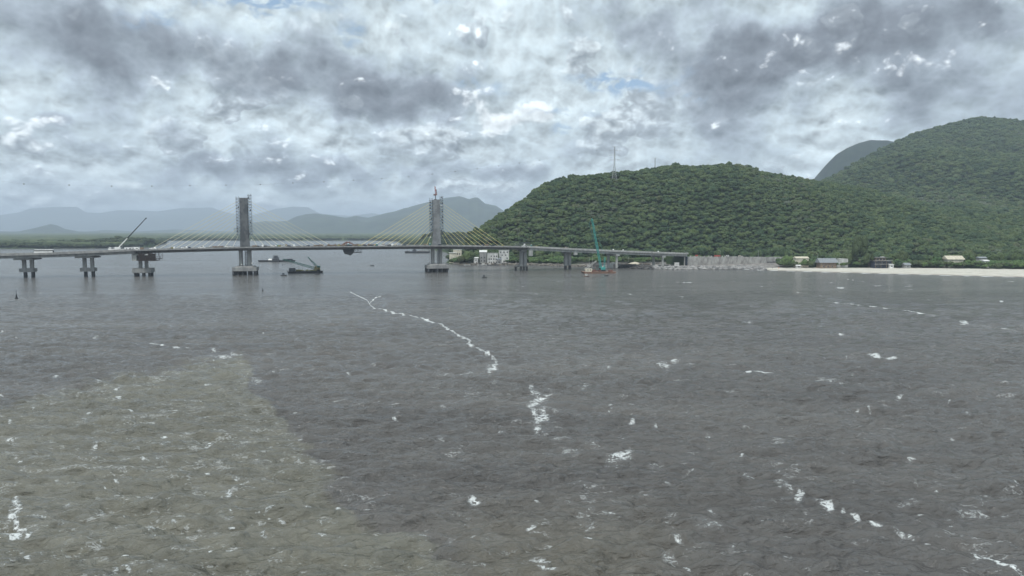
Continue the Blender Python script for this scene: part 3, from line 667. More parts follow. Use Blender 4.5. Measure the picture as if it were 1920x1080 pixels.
# hill 1 and the lower slopes
gx, gy = jgrid(-70, 900, 770, 1190, 4.5); px_ = 960+F*gx/gy; z_ = terrain_z(gx, gy)
df = np.interp(px_, h1px, h1df); dr = np.interp(px_, h1px, h1dr)
ok = (gy > df+2) & (gy < dr+55) & (px_ > 872) & (px_ < 2150) & (np.hypot(gx-TOWER[0], gy-TOWER[1]+4) > 9)
n1 = ok.sum(); do_scatter('hill_forest', gx[ok], gy[ok], 3.3, .40, CRcol, 9, '', hmul=1.25)
gx, gy = jgrid(250, 2100, 1020, 2100, 6.3); px_ = 960+F*gx/gy
ok = (gy > np.interp(px_, h1px, h1dr)+40) & (px_ > 1480) & (px_ < 2150) & (gy < np.interp(px_, h2px, h2dr)+60)
do_scatter('far_hill_forest', gx[ok], gy[ok], 4.6, .38, CRcol, 9, '', hmul=1.25)
print('forest', n1, ok.sum())
# mangrove: canopy sheet with crowns along the shores
gx = []; gy = []
def on_px(pa, pb, off0, off1, n):
    p = rng.uniform(pa, pb, n); sd_ = np.interp(p, [a for a, _ in SH[:13]], [d for _, d in SH[:13]]); y = sd_+off0+(off1-off0)*rng.random(n)**1.6; return (p-960)/F*y, y
for pa, pb, o0, o1, n in ((-250, 300, 4, 420, 5200), (300, 748, 6, 600, 5200)):
    a, b_ = on_px(pa, pb, o0, o1, n); gx.append(a); gy.append(b_)
a, b_ = jgrid(-330, -40, 800, 2300, 11); p = 960+F*a/b_; oo = inside(a, b_, LAND) & (p < 895) & (seg_dist(a, b_, LAND) > 3); gx.append(a[oo]); gy.append(b_[oo])
gx = np.concatenate(gx); gy = np.concatenate(gy); oo = inside(gx, gy, LAND); gx, gy = gx[oo], gy[oo]
do_scatter('mangrove', gx, gy, 6.0, .25, MCR, 4, '', sink=.35)
ds2 = np.geomspace(1380, 16000, 220); us2 = np.linspace(-1.4, .02, 420); DD, UU = np.meshgrid(ds2, us2, indexing='ij'); X = DD*UU; Y = DD
sdl = seg_dist(X, Y, LAND)*np.where(inside(X, Y, LAND), 1, -1)
Zc = 5.5+5.5*fbm(X, Y, 28, 2)+5*fbm(X, Y, 400, 3); Zc = np.where(sdl > 14, Zc, -4.0)
cm = pmat('mangrove_canopy', (.030, .048, .022), (.080, .098, .040), .012, .9, spec=.15, detail=9)
me = np_mesh('mangrove_canopy', np.stack([X.ravel(), Y.ravel(), Zc.ravel()], 1), grid_faces(len(ds2), len(us2)), cm)
o = bpy.data.objects.new('mangrove_flats', me); C.objects.link(o); tag(o, kind='stuff')

# individual trees
def make_tree(name, leaf, h, r, seed, label, cat='tree', group=None, lobes=13, flat=.62, spread=.62, trunk=None, loc=(0, 0, 0), hz=1.0):
    root = empty(name, loc, label, cat, group)
    mb = MB(); rd = random.Random(seed); th = trunk if trunk else h*.45
    mb.tube((0, 0, -1), (rd.uniform(-.3, .3), 0, th), .045*h*.6, 8, .02*h*.6)
    for k in range(5):
        a = k*1.26+rd.random(); z0 = th*rd.uniform(.55, .95); mb.tube((0, 0, z0), (math.cos(a)*r*.5, math.sin(a)*r*.5, z0+h*.22), .016*h*.6, 5, .006*h*.6)
    o = mb.build('trunk', M['bark'], root, local=True)
    cmesh = crown_mesh('crown', leaf, lobes, 600, seed, flat, spread, .07)
    c = bpy.data.objects.new('crown', cmesh); C.objects.link(c); c.parent = root; c.scale = (r, r, (h-th*.8)/(.95)*hz); c.location = (0, 0, th*.8)
    return root
# ------------------------------------------------------------------ bridge
BX = np.array([-470, -382, -339, -300, -222, -67, 11, 53, 97, 146, 174.0])
BY = np.array([531, 545, 552.5, 560.5, 578, 615, 638, 657, 676, 697, 709.0])
BZ = np.array([14.2, 15.4, 16.6, 18.6, 20.4, 20.9, 19.2, 16.6, 14.2, 11.8, 10.5])
_cy = np.polyfit(BX, BY, 4); _cz = None
def by(x): return float(np.polyval(_cy, x))
def bz(x):
    # soft interpolation of the soffit height
    return float(np.mean(np.interp(np.linspace(x-14, x+14, 9), BX, BZ)))
def tang(x):
    d = Vector((1, by(x+.5)-by(x-.5), 0)); return d.normalized()
def bp(x, off=0, dz=0):          # off > 0 = towards the viewer's side
    t_ = tang(x); n = Vector((t_.y, -t_.x, 0)); return Vector((x, by(x), bz(x)+dz))+n*off
def brz(x): t_ = tang(x); return math.atan2(t_.y, t_.x)
def loft(mb, sec, x0, x1, step=6.0):
    n = max(2, int((x1-x0)/step)+1); k = len(sec); vs = []
    for x in np.linspace(x0, x1, n):
        for o, dz in sec: vs.append(bp(x, o, dz))
    fs = [(i*k+j, i*k+(j+1) % k, (i+1)*k+(j+1) % k, (i+1)*k+j) for i in range(n-1) for j in range(k)]
    fs += [tuple(range(k-1, -1, -1)), tuple(range((n-1)*k, n*k))]
    return mb.add(vs, fs)
xC, xP1, xP2, xP3, xP4, xP5, xP6, xAb = -300, -222, -67, 11, 53, 97, 146, 174
DT = 2.7                         # soffit to running surface
bridge = empty('cable_stayed_bridge', (xP1, by(xP1), 0), 'long grey concrete bridge under construction with two tall pylons and pale stay cables', 'bridge')
mb = MB(); loft(mb, [(5.5, 0), (6.5, 1.9), (10, 2.25), (10, 2.7), (-10, 2.7), (-10, 2.25), (-6.5, 1.9), (-5.5, 0)], xC-2, xP3+1); mb.build('box_girder', M['concrete_dark'], bridge)
for x0, x1 in ((-470, xC-2.2), (xP3+1.2, xAb)):
    mb = MB(); loft(mb, [(9.6, 2.35), (9.6, 2.68), (-9.6, 2.68), (-9.6, 2.35)], x0, x1); mb.build('deck_slab', M['concrete_light'], bridge)
    mat_ = M['concrete'] if x0 < -300 else M['concrete_light']
    for o_ in (8.3, 2.8, -2.8, -8.3):
        mb = MB(); loft(mb, [(o_-.75, .0), (o_+.75, .0), (o_+.22, .5), (o_+.22, 1.95), (o_+.95, 2.33), (o_-.95, 2.33), (o_-.22, 1.95), (o_-.22, .5)], x0, x1); mb.build('girder', mat_, bridge)
mb = MB(); loft(mb, [(8.6, 2.72), (8.6, 2.76), (-8.6, 2.76), (-8.6, 2.72)], -470, xAb); mb.build('roadway', M['asphalt'], bridge)
for s_ in (1, -1):
    for x0, x1, m_, ph_ in ((-470, xC-2.2, 'concrete', 1.2), (xC-2, xP3+1, 'concrete', .55), (xP3+1.2, xAb, 'concrete_light', 1.1)):
        mb = MB(); loft(mb, [(s_*9.9, 2.71), (s_*10.25, 2.71), (s_*10.25, 2.2), (s_*10.4, 2.2), (s_*10.4, 2.7+ph_), (s_*10.0, 2.7+ph_)][::1 if s_ > 0 else -1], x0, x1); mb.build('parapet', M[m_], bridge)
def pier(x, cols, capw, colz, piles, pilew, zp, beam=None, capd=2.0, mat='concrete', hammer=None, cw=2.3, cd=2.2, tw=15):
    """frame pier: columns on a tie beam or pile cap, dark wet piles below"""
    p = bp(x); rz = brz(x)-.0; zt = bz(x); g = Vector((math.cos(rz), math.sin(rz), 0)); nn = Vector((g.y, -g.x, 0))
    root = bpy.data.objects.new('pier', None); C.objects.link(root); root.parent = bridge; root.location = Vector((x, by(x), 0))-bridge.location
    P_ = lambda a, o, z: Vector((x, by(x), z))+g*a+nn*o
    c = P_(0, 0, zt-.9)
    MB().box(c, (capw, tw, 1.1), rz).box(P_(0, 0, zt-.18), (capw*.8, tw+1.5, .36), rz).build('cap_beam', M[mat], root)
    for a, o in cols:
        MB().box(P_(a, o, (zt-1.45+colz)/2), (cw, cd, zt-1.45-colz), rz).build('column', M[mat], root)
    if beam: MB().box(P_(0, 0, (beam[2]+beam[3])/2), (beam[0], beam[1], beam[3]-beam[2]), rz).box(P_(0, 0, beam[2]-.3), (beam[0]*.97, beam[1]*.97, .6), rz).build('pile_cap', M[mat], root)
    for a, o in piles:
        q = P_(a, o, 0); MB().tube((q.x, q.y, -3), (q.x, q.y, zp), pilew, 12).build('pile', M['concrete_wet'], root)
    return root
for x in (-428, -382, -339):
    pier(x, [(-2.7, 0), (2.9, 0)], 13.5, 7.2, [(-2.6, -1), (2.9, -1)], 1.35, 4.7, (10.2, 6.5, 4.9, 7.2))
pier(xC+1, [(-2.1, 0), (2.4, 0)], 9.5, 6.6, [(-5.2, 3), (-1.0, -3), (1.2, 3), (5.3, 3), (-5.2, -3), (5.3, -3)], 1.15, 3.2, (14.2, 9.5, 3.4, 6.6))
MB().box(bp(xC-3.2, 3, -2.8), (3.4, 9, 5.6), brz(xC)).build('crosshead_block', M['concrete_light'], bridge)
pier(xP3-1.5, [(-1.7, 2), (1.9, 2)], 6, 4.2, [(-6.5, 0), (-2.2, 2.5), (.6, 2.5), (3.6, 2)], 1.05, 3.8, (8.0, 6, 3.8, 4.8), mat='concrete', cw=2.9, cd=3.2, tw=10)
MB().box(bp(xP3+3.3, 8.2, -1.8), (3.4, 2.6, 6.6), brz(xP3)).build('crosshead_block', M['concrete_light'], bridge)
pier(xP4-1.2, [(-1.9, 2), (1.7, 2)], 6, 3.9, [(-2.2, 2), (2.3, 2)], 1.35, 4.0, None, mat='concrete', cw=3.0, cd=3.2, tw=10)
MB().box(bp(xP4+3.4, 8.2, .2), (3.4, 2.6, 5.0), brz(xP4)).build('crosshead_block', M['concrete_light'], bridge)
for x in (xP5, xP6):
    pier(x, [(1.2, 7.4), (-3.2, -1), (1.2, -7.4)], 4.2, .6, [], 1, 1, None, mat='concrete_light' , cw=1.7, cd=1.7)
    MB().box(bp(x+1.2, 8.3, -.55), (4.4, 2.4, 2.2), brz(x)).build('crosshead_block', M['concrete_light'], bridge)
# pylons
def pylon(x, top, seed, pm='pylon'):
    rz = brz(x); g = Vector((math.cos(rz), math.sin(rz), 0)); nn = Vector((g.y, -g.x, 0)); b0 = Vector((x, by(x), 0)); zs = bz(x); zd = zs+DT
    root = bpy.data.objects.new('pylon', None); C.objects.link(root); root.parent = bridge; root.location = b0-bridge.location
    P_ = lambda a, o, z: b0+g*a+nn*o+Vector((0, 0, z))
    rd = random.Random(seed)
    # shaft in visible concrete lifts
    mb = MB(); z = zd; k = 0; n_l = 12; H = (top-zd)/n_l
    for k in range(n_l):
        w_ = 7.2-1.2*min(1, k/5.0); mb.box(P_(0, 0, z+H/2-.04), (w_, 3.4, H-.08), rz).box(P_(0, 0, z+H-.05), (w_-.12, 3.3, .1), rz); z += H
    mb.build('shaft', M[pm], root)
    # scaffold brackets up both faces
    for s_ in (-1, 1):
        mb = MB(); w_ = 3.1
        ztop = top+(2.6 if s_ > 0 else 1.2)
        for a in (w_+.5, w_+2.7):
            for o in (-1.5, 1.5): mb.tube(P_(s_*a, o, zd+10), P_(s_*a, o, ztop+rd.uniform(-.6, .8)), .07, 4)
        zz = zd+10.5
        while zz < ztop-.6:
            mb.box(P_(s_*(w_+1.6), 0, zz), (3.0, 3.4, .30), rz)
            mb.tube(P_(s_*(w_+3.0), 1.6, zz+1.1), P_(s_*(w_), 1.6, zz+1.1), .09, 4)
            mb.tube(P_(s_*(w_+3.0), 1.5, zz), P_(s_*(w_), 1.5, zz-1.5), .15, 4)
            mb.tube(P_(s_*(w_+3.0), -1.6, zz+1.1), P_(s_*(w_+3.0), 1.6, zz+1.1), .05, 4)
            if rd.random() < .45: mb.box(P_(s_*(w_+rd.uniform(1, 2.4)), 1.2, zz+.7), (.9, .5, 1.1), rz)
            zz += 2.45+rd.uniform(-.15, .15)
        mb.build('scaffold', M['steel'], root)
    # legs below the deck, stair tower between them
    for a in (-3.55, 3.3): MB().box(P_(a, 0, (zs+7.6)/2), (2.6, 4.2, zs-7.6), rz).build('leg', M['concrete'], root)
    mb = MB(); mb.lattice(P_(.9, 1.8, 7.6), P_(.9, 1.8, zs-.1), 1.5, r=.12, seg=9)
    for k in range(6): mb.box(P_(.9, 1.8, 8.4+k*2.1), (1.6, 1.6, .22), rz)
    mb.build('stair_tower', M['steel'], root)
    # pile cap with sloping shoulders, railing, clutter; piles under it
    mb = MB(); mb.box(P_(0, 0, 5.0), (19.0, 15.5, 2.9), rz); mb.box(P_(0, 0, 7.0), (16.4, 13.0, 1.1), rz, taper=.82); mb.build('pile_cap', M['concrete'], root)
    mb = MB()
    for i in range(9):
        a = -9.2+i*2.3; mb.tube(P_(a, 7.6, 6.4), P_(a, 7.6, 7.6), .05, 4)
    mb.tube(P_(-9.2, 7.6, 7.55), P_(9.2, 7.6, 7.55), .05, 4); mb.tube(P_(-9.2, 7.6, 7.0), P_(9.2, 7.6, 7.0), .04, 4)
    mb.build('railing', M['steel'], root)
    for a in (-8.6, -5.0, -1.2, 3.4, 7.9):
        for o in (-5.6, 5.6):
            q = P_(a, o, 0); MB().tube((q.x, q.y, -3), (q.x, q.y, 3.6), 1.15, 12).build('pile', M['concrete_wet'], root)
    MB().box(P_(-8.6, 7.2, 2.2), (1.3, .5, 2.2), rz).build('fender', M['steel'], root); MB().box(P_(9.0, 7.2, 3.0), (.9, .5, 2.4), rz).build('fender', M['steel'], root)
    return P_
Pa = pylon(xP1, 63.8, 3); Pb = pylon(xP2, 64.0, 5, 'pylon_light')
# stay cables, one plane
for xp, top, sidespan, mainspan in ((xP1, 63.8, (9.5, 71), (9.5, 68)), (xP2, 64.0, (9.5, 60), (8.5, 64))):
    for side, (n0, n1) in ((-1 if xp == xP1 else 1, sidespan), (1 if xp == xP1 else -1, mainspan)):
        for k in range(11):
            f_ = k/10.0; zt = bz(xp)+DT+13.5+f_*25.5; xa = xp+side*(n0+(n1-n0)*f_); rz = brz(xp)
            a_ = Vector((xp, by(xp), zt))+Vector((math.cos(rz), math.sin(rz), 0))*side*3.0; b_ = bp(xa, 0, DT+.5)
            mb = MB()
            for o_ in (0,): mb.tube(a_, b_, .13, 6)
            mb.build('stay_cable', M['cable' if xp == xP2 else 'cable_pale'], bridge)
            # anchor block on the deck
    for side in (-1, 1):
        for k in range(11):
            rng_ = sidespan if side == (-1 if xp == xP1 else 1) else mainspan
            xa = xp+side*(rng_[0]+(rng_[1]-rng_[0])*k/10); MB().box(bp(xa, 0, DT+.45), (1.6, .9, .8), brz(xa)).build('anchor_block', M['concrete_light'], bridge)
# abutment and retaining wall
ab = MB(); ab.box(bp(xAb-1.0, 0, -5.0), (2.2, 18.6, 10.0), brz(xAb)); ab.build('abutment', M['navy'], bridge)
WA = Vector((174.5, 701.5, 0)); WB = Vector((298, 753, 0)); wd = (WB-WA).normalized(); wn = Vector((wd.y, -wd.x, 0)); wl = (WB-WA).length; wrz = math.atan2(wd.y, wd.x)
wall = empty('retaining_wall', WA, 'long grey retaining wall of upright concrete panels with a jagged unfinished top edge', 'wall')
def wtop(f): return 10.6-2.4*f
mb = MB(); rd = random.Random(5); d_ = 0
while d_ < wl:
    pw_ = 1.75; f_ = d_/wl; h_ = wtop(f_)+(rd.choice([0, 0, .35, .9, -.3]) if f_ < .62 else rd.uniform(-.1, .12)); p = WA+wd*(d_+pw_/2)+wn*rd.uniform(-.06, .06)
    mb.box((p.x, p.y, h_/2+.2), (pw_-.14, .5, h_-.4), wrz)
    q = WA+wd*d_+wn*.42
    if rd.random() < .8: mb.box((q.x, q.y, h_/2+rd.uniform(-.6, .2)), (.28, .4, h_-rd.uniform(.8, 2.6)), wrz)
    d_ += pw_
mb.build('panels', M['wall_panel'], wall)
mb = MB()
for k in range(3): mb.box(tuple(WA+wd*(wl*(.83+.06*k))+wn*1.2+Vector((0, 0, 2.2+.5*k))), (7, 2.0, 3.0-.4*k), wrz)
mb.build('footing_steps', M['concrete_dark'], wall)
mb = MB()
for k in range(int(wl/2.2)):
    f_ = k*2.2/wl
    if rd.random() < .55: q = WA+wd*(k*2.2)+wn*(-.5); mb.tube((q.x, q.y, wtop(f_)-.5), (q.x, q.y, wtop(f_)+rd.uniform(1.0, 2.4)), .05, 4)
mb.tube(tuple(WA+Vector((0, 0, wtop(0)+1.9))-wn*.5), tuple(WB+Vector((0, 0, wtop(1)+1.9))-wn*.5), .04, 4)
mb.build('starter_bars', M['steel'], wall)
em = MB(); vs = []
for f_ in (0, 1):
    a = WA+wd*wl*f_-wn*.35; zt_ = wtop(f_)-1.1; vs += [(a.x, a.y, 0), (a.x, a.y, zt_)]; c_ = a-wn*30; vs += [(c_.x, c_.y, zt_), (c_.x, c_.y, 0)]
em.add(vs, [(0, 1, 2, 3), (7, 6, 5, 4), (0, 4, 5, 1), (1, 5, 6, 2), (2, 6, 7, 3), (3, 7, 4, 0)])
eo = em.build('embankment', tm, None); tag(eo, kind='structure')

# ------------------------------------------------------------------ generic site items
def lamp_post(name, x, y, z0, h, label, mat='galv', arm=1.5, group=None):
    r_ = empty(name, (x, y, z0), label, 'lamp post', group)
    MB().tube((x, y, z0), (x, y, z0+h), .16, 8, .09).build('pole', M[mat], r_)
    if arm: MB().tube((x, y, z0+h-.1), (x-arm, y, z0+h+.2), .06, 6).box((x-arm-.3, y, z0+h+.2), (.8, .3, .15)).build('lamp_head', M['galv'], r_)
    return r_
def block_house(name, x, y, z0, w_, d_, h_, wallm, roofm, label, cat='house', rz=0, windows=(), roof='flat', over=.5, rise=1.6, doors=()):
    """windows: (u, z, width, height) on the front face, u from the left edge"""
    r_ = empty(name, (x, y, z0), label, cat, None, rz)
    MB().box((0, 0, h_/2-1), (w_, d_, h_+2)).build('wall', M[wallm], r_, local=True)
    if roof == 'flat': mb = MB().box((0, 0, h_+.15), (w_+over, d_+over, .3))
    elif roof == 'gable': mb = MB().prism([(-d_/2-over, h_), (0, h_+rise), (d_/2+over, h_), (d_/2+over, h_-.15), (-d_/2-over, h_-.15)], -w_/2-over, w_/2+over, 'x')
    elif roof == 'shed': mb = MB().prism([(-d_/2-over, h_+.05), (d_/2+over, h_+rise), (d_/2+over, h_+rise-.2), (-d_/2-over, h_-.15)], -w_/2-over, w_/2+over, 'x')
    mb.build('roof', M[roofm], r_, local=True)
    for u, z, ww, wh in windows:
        f_ = MB().box((-w_/2+u, -d_/2-.05, z), (ww+.2, .12, wh+.2)).build('window', M['concrete_light'], r_, local=True)
        MB().box((-w_/2+u, -d_/2-.13, z), (ww, .06, wh)).build('pane', M['glass'], f_, local=True)
    for u, ww, wh in doors:
        MB().box((-w_/2+u, -d_/2-.06, wh/2), (ww, .12, wh)).build('door', M['wood'], r_, local=True)
    return r_
def container(x, label, off=6.0, L=6.0, H=2.6, m_='white', dz=DT+.06, group=None):
    p = bp(x, off, dz); r_ = empty('site_container', p, label, 'container', group, brz(x))
    MB().box((0, 0, H/2+.1), (L, 2.4, H)).build('body', M[m_], r_, local=True)
    mb = MB()
    for a in (-L/2, L/2):
        for b_ in (-1.2, 1.2): mb.box((a, b_, H/2+.1), (.18, .18, H+.1))
    mb.box((0, -1.23, H+.12), (L+.1, .1, .14)); mb.build('frame', M['galv'], r_, local=True)
    MB().box((L*.22, -1.22, 1.5), (.9, .06, .8)).build('window', M['glass'], r_, local=True)
    MB().box((-L*.2, -1.22, 1.1), (.9, .05, 2.0)).build('door', M['galv'], r_, local=True)
    return r_
# bus crossing the finished spans
p = bp(-367, 7.2, DT+.06)
bus = empty('coach', p, 'long white coach with a dark window band driving along the bridge deck', 'bus', None, brz(-367))
MB().box((0, 0, 1.35), (13.2, 2.5, 1.6)).box((0, 0, 3.25), (12.9, 2.46, .45), taper=.97).build('body', M['white'], bus, local=True)
MB().box((-.2, 0, 2.6), (12.6, 2.4, .95)).build('window_band', M['glass'], bus, local=True)
MB().box((6.62, 0, 2.1), (.08, 2.2, 1.6)).build('windscreen', M['glass'], bus, local=True)
for a in (-4.1, -2.9, 4.2):
    for s_ in (-1.15, 1.15):
        wo_ = MB().tube((a, s_-.13, .5), (a, s_+.13, .5), .5, 14).build('wheel', M['tyre'], bus, local=True)
        MB().tube((a, s_-.15, .5), (a, s_+.15, .5), .26, 10).build('rim', M['galv'], wo_, local=True)
# white truck crane with dark blue telescopic boom
xc = xat(222, 556); p = bp(xc, 5, DT+.06)
cr = empty('truck_crane', p, 'white truck crane on the deck with its long telescopic boom raised to the right', 'crane', None, brz(xc))
MB().box((0, 0, 1.25), (11.5, 2.6, .7)).build('chassis', M['white'], cr, local=True)
MB().box((-5.0, 0, 2.3), (1.9, 2.5, 1.6), taper=.9).build('cab', M['white'], cr, local=True)
MB().box((-5.5, 0, 2.6), (1.0, 2.54, .7)).build('cab_window', M['glass'], cr, local=True)
MB().box((.6, 0, 2.5), (4.2, 2.5, 1.5)).build('superstructure', M['white'], cr, local=True)
MB().box((-2.0, 0, 2.5), (1.6, 2.6, 1.3)).build('counterweight', M['galv'], cr, local=True)
for a in (-4.6, -3.1, 1.8, 3.3, 4.7):
    for s_ in (-1.1, 1.1): MB().tube((a, s_-.18, .55), (a, s_+.18, .55), .55, 12).build('wheel', M['tyre'], cr, local=True)
base_w = bp(xc+1.8, 5, DT+3.2); tip = atY(273.5, 409.5, base_w.y+1); tip = Vector((tip.x, base_w.y+1, tip.z)); dv = tip-base_w; rzc = brz(xc)
Mi = Matrix.Rotation(-rzc, 3, 'Z'); l0 = Mi @ (base_w-p); l1 = Mi @ (tip-p)
MB().tube(l0, l0+(l1-l0)*.30, .48, 6, .42).build('boom_base', M['white'], cr, local=True)
MB().tube(l0+(l1-l0)*.32, l0+(l1-l0)*.62, .42, 6, .38).tube(l0+(l1-l0)*.6, l1, .36, 6, .3).box(tuple(l1), (.9, .6, .9)).build('boom_extension', M['navy'], cr, local=True)
MB().tube(l0+Vector((2.0, 0, -.8)), l0+(l1-l0)*.12, .2, 6).build('luffing_cylinder', M['galv'], cr, local=True)
container(xat(247.5, 560), 'white site container on the deck between the truck crane and the next container', 5)
container(xat(260, 561), 'white site container right above the pier with brown shoring below the deck', 5)
MB_ = None
# rusty shoring platform hung at pier C
pc = bp(xC+8, 6, 0); sh = empty('shoring_platform', (pc.x, pc.y, 12.5), 'dark rusty brown shoring platform hanging under the deck beside the third pier from the left', 'scaffolding', None, brz(xC+8))
def sl(mb, a, b_): return mb
zz = bz(xC+8)-12.5
MB().box((-1.0, -4.6, zz-3.0), (12.5, .3, 5.6)).build('side_panel', M['rust'], sh, local=True)
MB().box((-1.0, 0, zz-5.9), (13.2, 10.5, .4)).box((5.6, 0, zz-4.6), (3.6, 10.5, .35)).build('platform_floor', M['rust'], sh, local=True)
mb = MB()
for a in np.arange(-7, 8.1, 2.5):
    mb.tube((a, -5.1, zz-6), (a, -5.1, zz+2.2), .14, 4); mb.tube((a, 4.8, zz-6), (a, 4.8, zz-.2), .14, 4); mb.tube((a, -5.1, zz-5.9), (a+2.3, -5.1, zz-.5), .09, 4)
for z_ in (zz-.4, zz-2.6, zz-5.6): mb.tube((-7.4, -5.2, z_), (9.8, -5.2, z_), .13, 4)
mb.tube((9.6, -5.2, zz-4.6), (9.6, -5.2, zz-1.5), .1, 4); mb.tube((7, -5.2, zz-.3), (9.8, -5.2, zz-4.2), .1, 4)
mb.build('frame', M['rust'], sh, local=True)
MB().box((-1.2, -4.85, zz-.9), (2.6, .1, 1.0)).build('sign_board', M['white'], sh, local=True)
# form traveller hanging at mid-span
xm = xat(654, 597); pm = bp(xm, 0, 0)
ft = empty('form_traveller', pm, 'dark underslung form traveller hanging below the bridge at mid-span between the pylons', 'scaffolding', None, brz(xm))
for o_ in (-8.5, 8.5):
    MB().prism([(-4.6, -.2), (5.0, -.2), (4.4, -2.6), (1.7, -5.0), (-.4, -4.1), (-3.0, -3.6), (-4.0, -2.0)], o_-.35, o_+.35).build('side_truss', M['black'], ft, local=True)
MB().box((0, 0, -2.9), (6.4, 17, .4)).box((1.2, 0, -4.0), (3.0, 17, .35)).build('floor', M['steel'], ft, local=True)
mb = MB()
for o_ in (-9, 9):
    for a in (5.5, 8, 11): mb.tube((a, o_, -.2), (a, o_, -2.6), .12, 4)
    mb.tube((4.4, o_, -2.6), (11.2, o_, -2.6), .14, 4); mb.tube((4.4, o_, -1.4), (11.2, o_, -1.4), .10, 4); mb.tube((5.5, o_, -.2), (8, o_, -2.6), .1, 4); mb.tube((8, o_, -.2), (11, o_, -2.6), .1, 4)
mb.box((7.8, 0, -2.55), (6.6, 18, .2)).build('catwalk', M['steel'], ft, local=True)
for sgn in (-1, 1):
    mb = MB()
    for o_ in (-6, 6):
        a0, a1, a2 = (-8*sgn, o_, DT+.2), (0+1.2*sgn, o_, DT+3.9), (7*sgn, o_, DT+.2)
        mb.tube(a0, a1, .22, 5).tube(a1, a2, .22, 5).tube(a0, a2, .22, 5).tube(a1, (a1[0], o_, DT+.2), .2, 5)
    mb.tube((1.2*sgn, -6, DT+3.9), (1.2*sgn, 6, DT+3.9), .2, 5)
    mb.build('upper_frame', M['redbrown'], ft, local=True)
# deck clutter, each piece its own thing
rd = random.Random(21)
KIND = ['generator', 'formwork_stack', 'rebar_bundle', 'water_tank', 'pickup_truck', 'cable_drum', 'portable_toilet', 'tarpaulin_stack']
def proto(kind):
    if kind == 'generator':
        r_ = empty(kind, (0, 0, 0), 'x', 'generator'); MB().box((0, 0, .95), (2.6, 1.2, 1.3)).build('housing', M['yellow'], r_, local=True); MB().box((0, 0, .2), (2.9, 1.3, .2)).build('skid', M['black'], r_, local=True); MB().tube((.9, 0, 1.6), (.9, 0, 2.1), .08, 6).build('exhaust', M['rust'], r_, local=True)
    elif kind == 'formwork_stack':
        r_ = empty(kind, (0, 0, 0), 'x', 'formwork'); mb = MB()
        for k in range(6): mb.box((.1*(k % 2), .05*k, .15+k*.26), (4.2-.2*(k % 3), 1.8, .2))
        mb.build('panels', M['wood'], r_, local=True); MB().box((-1.3, 0, .05), (.15, 1.9, .1)).box((1.3, 0, .05), (.15, 1.9, .1)).build('bearers', M['wood'], r_, local=True)
    elif kind == 'rebar_bundle':
        r_ = empty(kind, (0, 0, 0), 'x', 'rebar'); mb = MB()
        for k in range(9): mb.tube((-5, -.5+.13*k, .2+.12*(k % 3)), (5, -.5+.13*k+.1, .2+.12*(k % 3)), .07, 4)
        mb.build('bars', M['rust'], r_, local=True)
    elif kind == 'water_tank':
        r_ = empty(kind, (0, 0, 0), 'x', 'tank'); MB().tube((0, 0, .4), (0, 0, 1.7), .75, 12, .70).ball((0, 0, 1.7), .68, .4, 12, 6).build('tank', M['white'], r_, local=True); MB().box((0, 0, .2), (1.6, 1.6, .4)).build('stand', M['steel'], r_, local=True)
    elif kind == 'pickup_truck':
        r_ = empty(kind, (0, 0, 0), 'x', 'truck'); MB().prism([(-2.6, .5), (2.6, .5), (2.55, 1.05), (1.5, 1.15), (.8, 1.75), (-.7, 1.8), (-.9, 1.15), (-2.6, 1.15)], -.9, .9).build('body', M['white'], r_, local=True)
        MB().prism([(1.35, 1.18), (.78, 1.68), (-.62, 1.7), (-.72, 1.2)], -.93, .93).build('windows', M['glass'], r_, local=True)
        for a in (-1.6, 1.6):
            for s_ in (-.82, .82): MB().tube((a, s_-.12, .38), (a, s_+.12, .38), .38, 10).build('wheel', M['tyre'], r_, local=True)
    elif kind == 'cable_drum':
        r_ = empty(kind, (0, 0, 0), 'x', 'cable drum'); MB().tube((0, -.6, 1.1), (0, .6, 1.1), .6, 12).build('core', M['black'], r_, local=True)
        for s_ in (-.62, .62): MB().tube((0, s_-.05, 1.1), (0, s_+.05, 1.1), 1.1, 14).build('flange', M['wood'], r_, local=True)
    elif kind == 'portable_toilet':
        r_ = empty(kind, (0, 0, 0), 'x', 'cabin'); MB().box((0, 0, 1.1), (1.1, 1.1, 2.2)).build('cabin', M['teal'], r_, local=True); MB().box((0, 0, 2.28), (1.2, 1.2, .16), taper=.8).build('roof', M['white'], r_, local=True); MB().box((0, -.57, 1.05), (.8, .05, 1.9)).build('door', M['green_paint'], r_, local=True)
    else:
        r_ = empty(kind, (0, 0, 0), 'x', 'covered stack'); MB().box((0, 0, .6), (3.4, 1.8, 1.2), taper=.85).ball((0, 0, 1.1), 1.0, .35, 8, 6, .2).build('tarpaulin', M['navy'], r_, local=True); MB().box((0, 0, .08), (3.6, 2.0, .16)).build('pallet', M['wood'], r_, local=True)
    return r_
LAB = {'generator': 'small yellow site generator standing on the unfinished bridge deck', 'formwork_stack': 'stack of brown formwork panels lying on the bridge deck', 'rebar_bundle': 'bundle of rusty reinforcing bars lying along the bridge deck',
       'water_tank': 'small round white water tank standing on the bridge deck', 'pickup_truck': 'white pickup truck parked among the site materials on the deck', 'cable_drum': 'wooden cable drum with black cable standing on the deck',
       'portable_toilet': 'narrow teal site cabin with white roof on the bridge deck', 'tarpaulin_stack': 'stack of materials under a dark blue tarpaulin on the deck'}
CNT = {'generator': 9, 'formwork_stack': 20, 'rebar_bundle': 12, 'water_tank': 9, 'pickup_truck': 11, 'cable_drum': 10, 'portable_toilet': 7, 'tarpaulin_stack': 18}
protos = {}
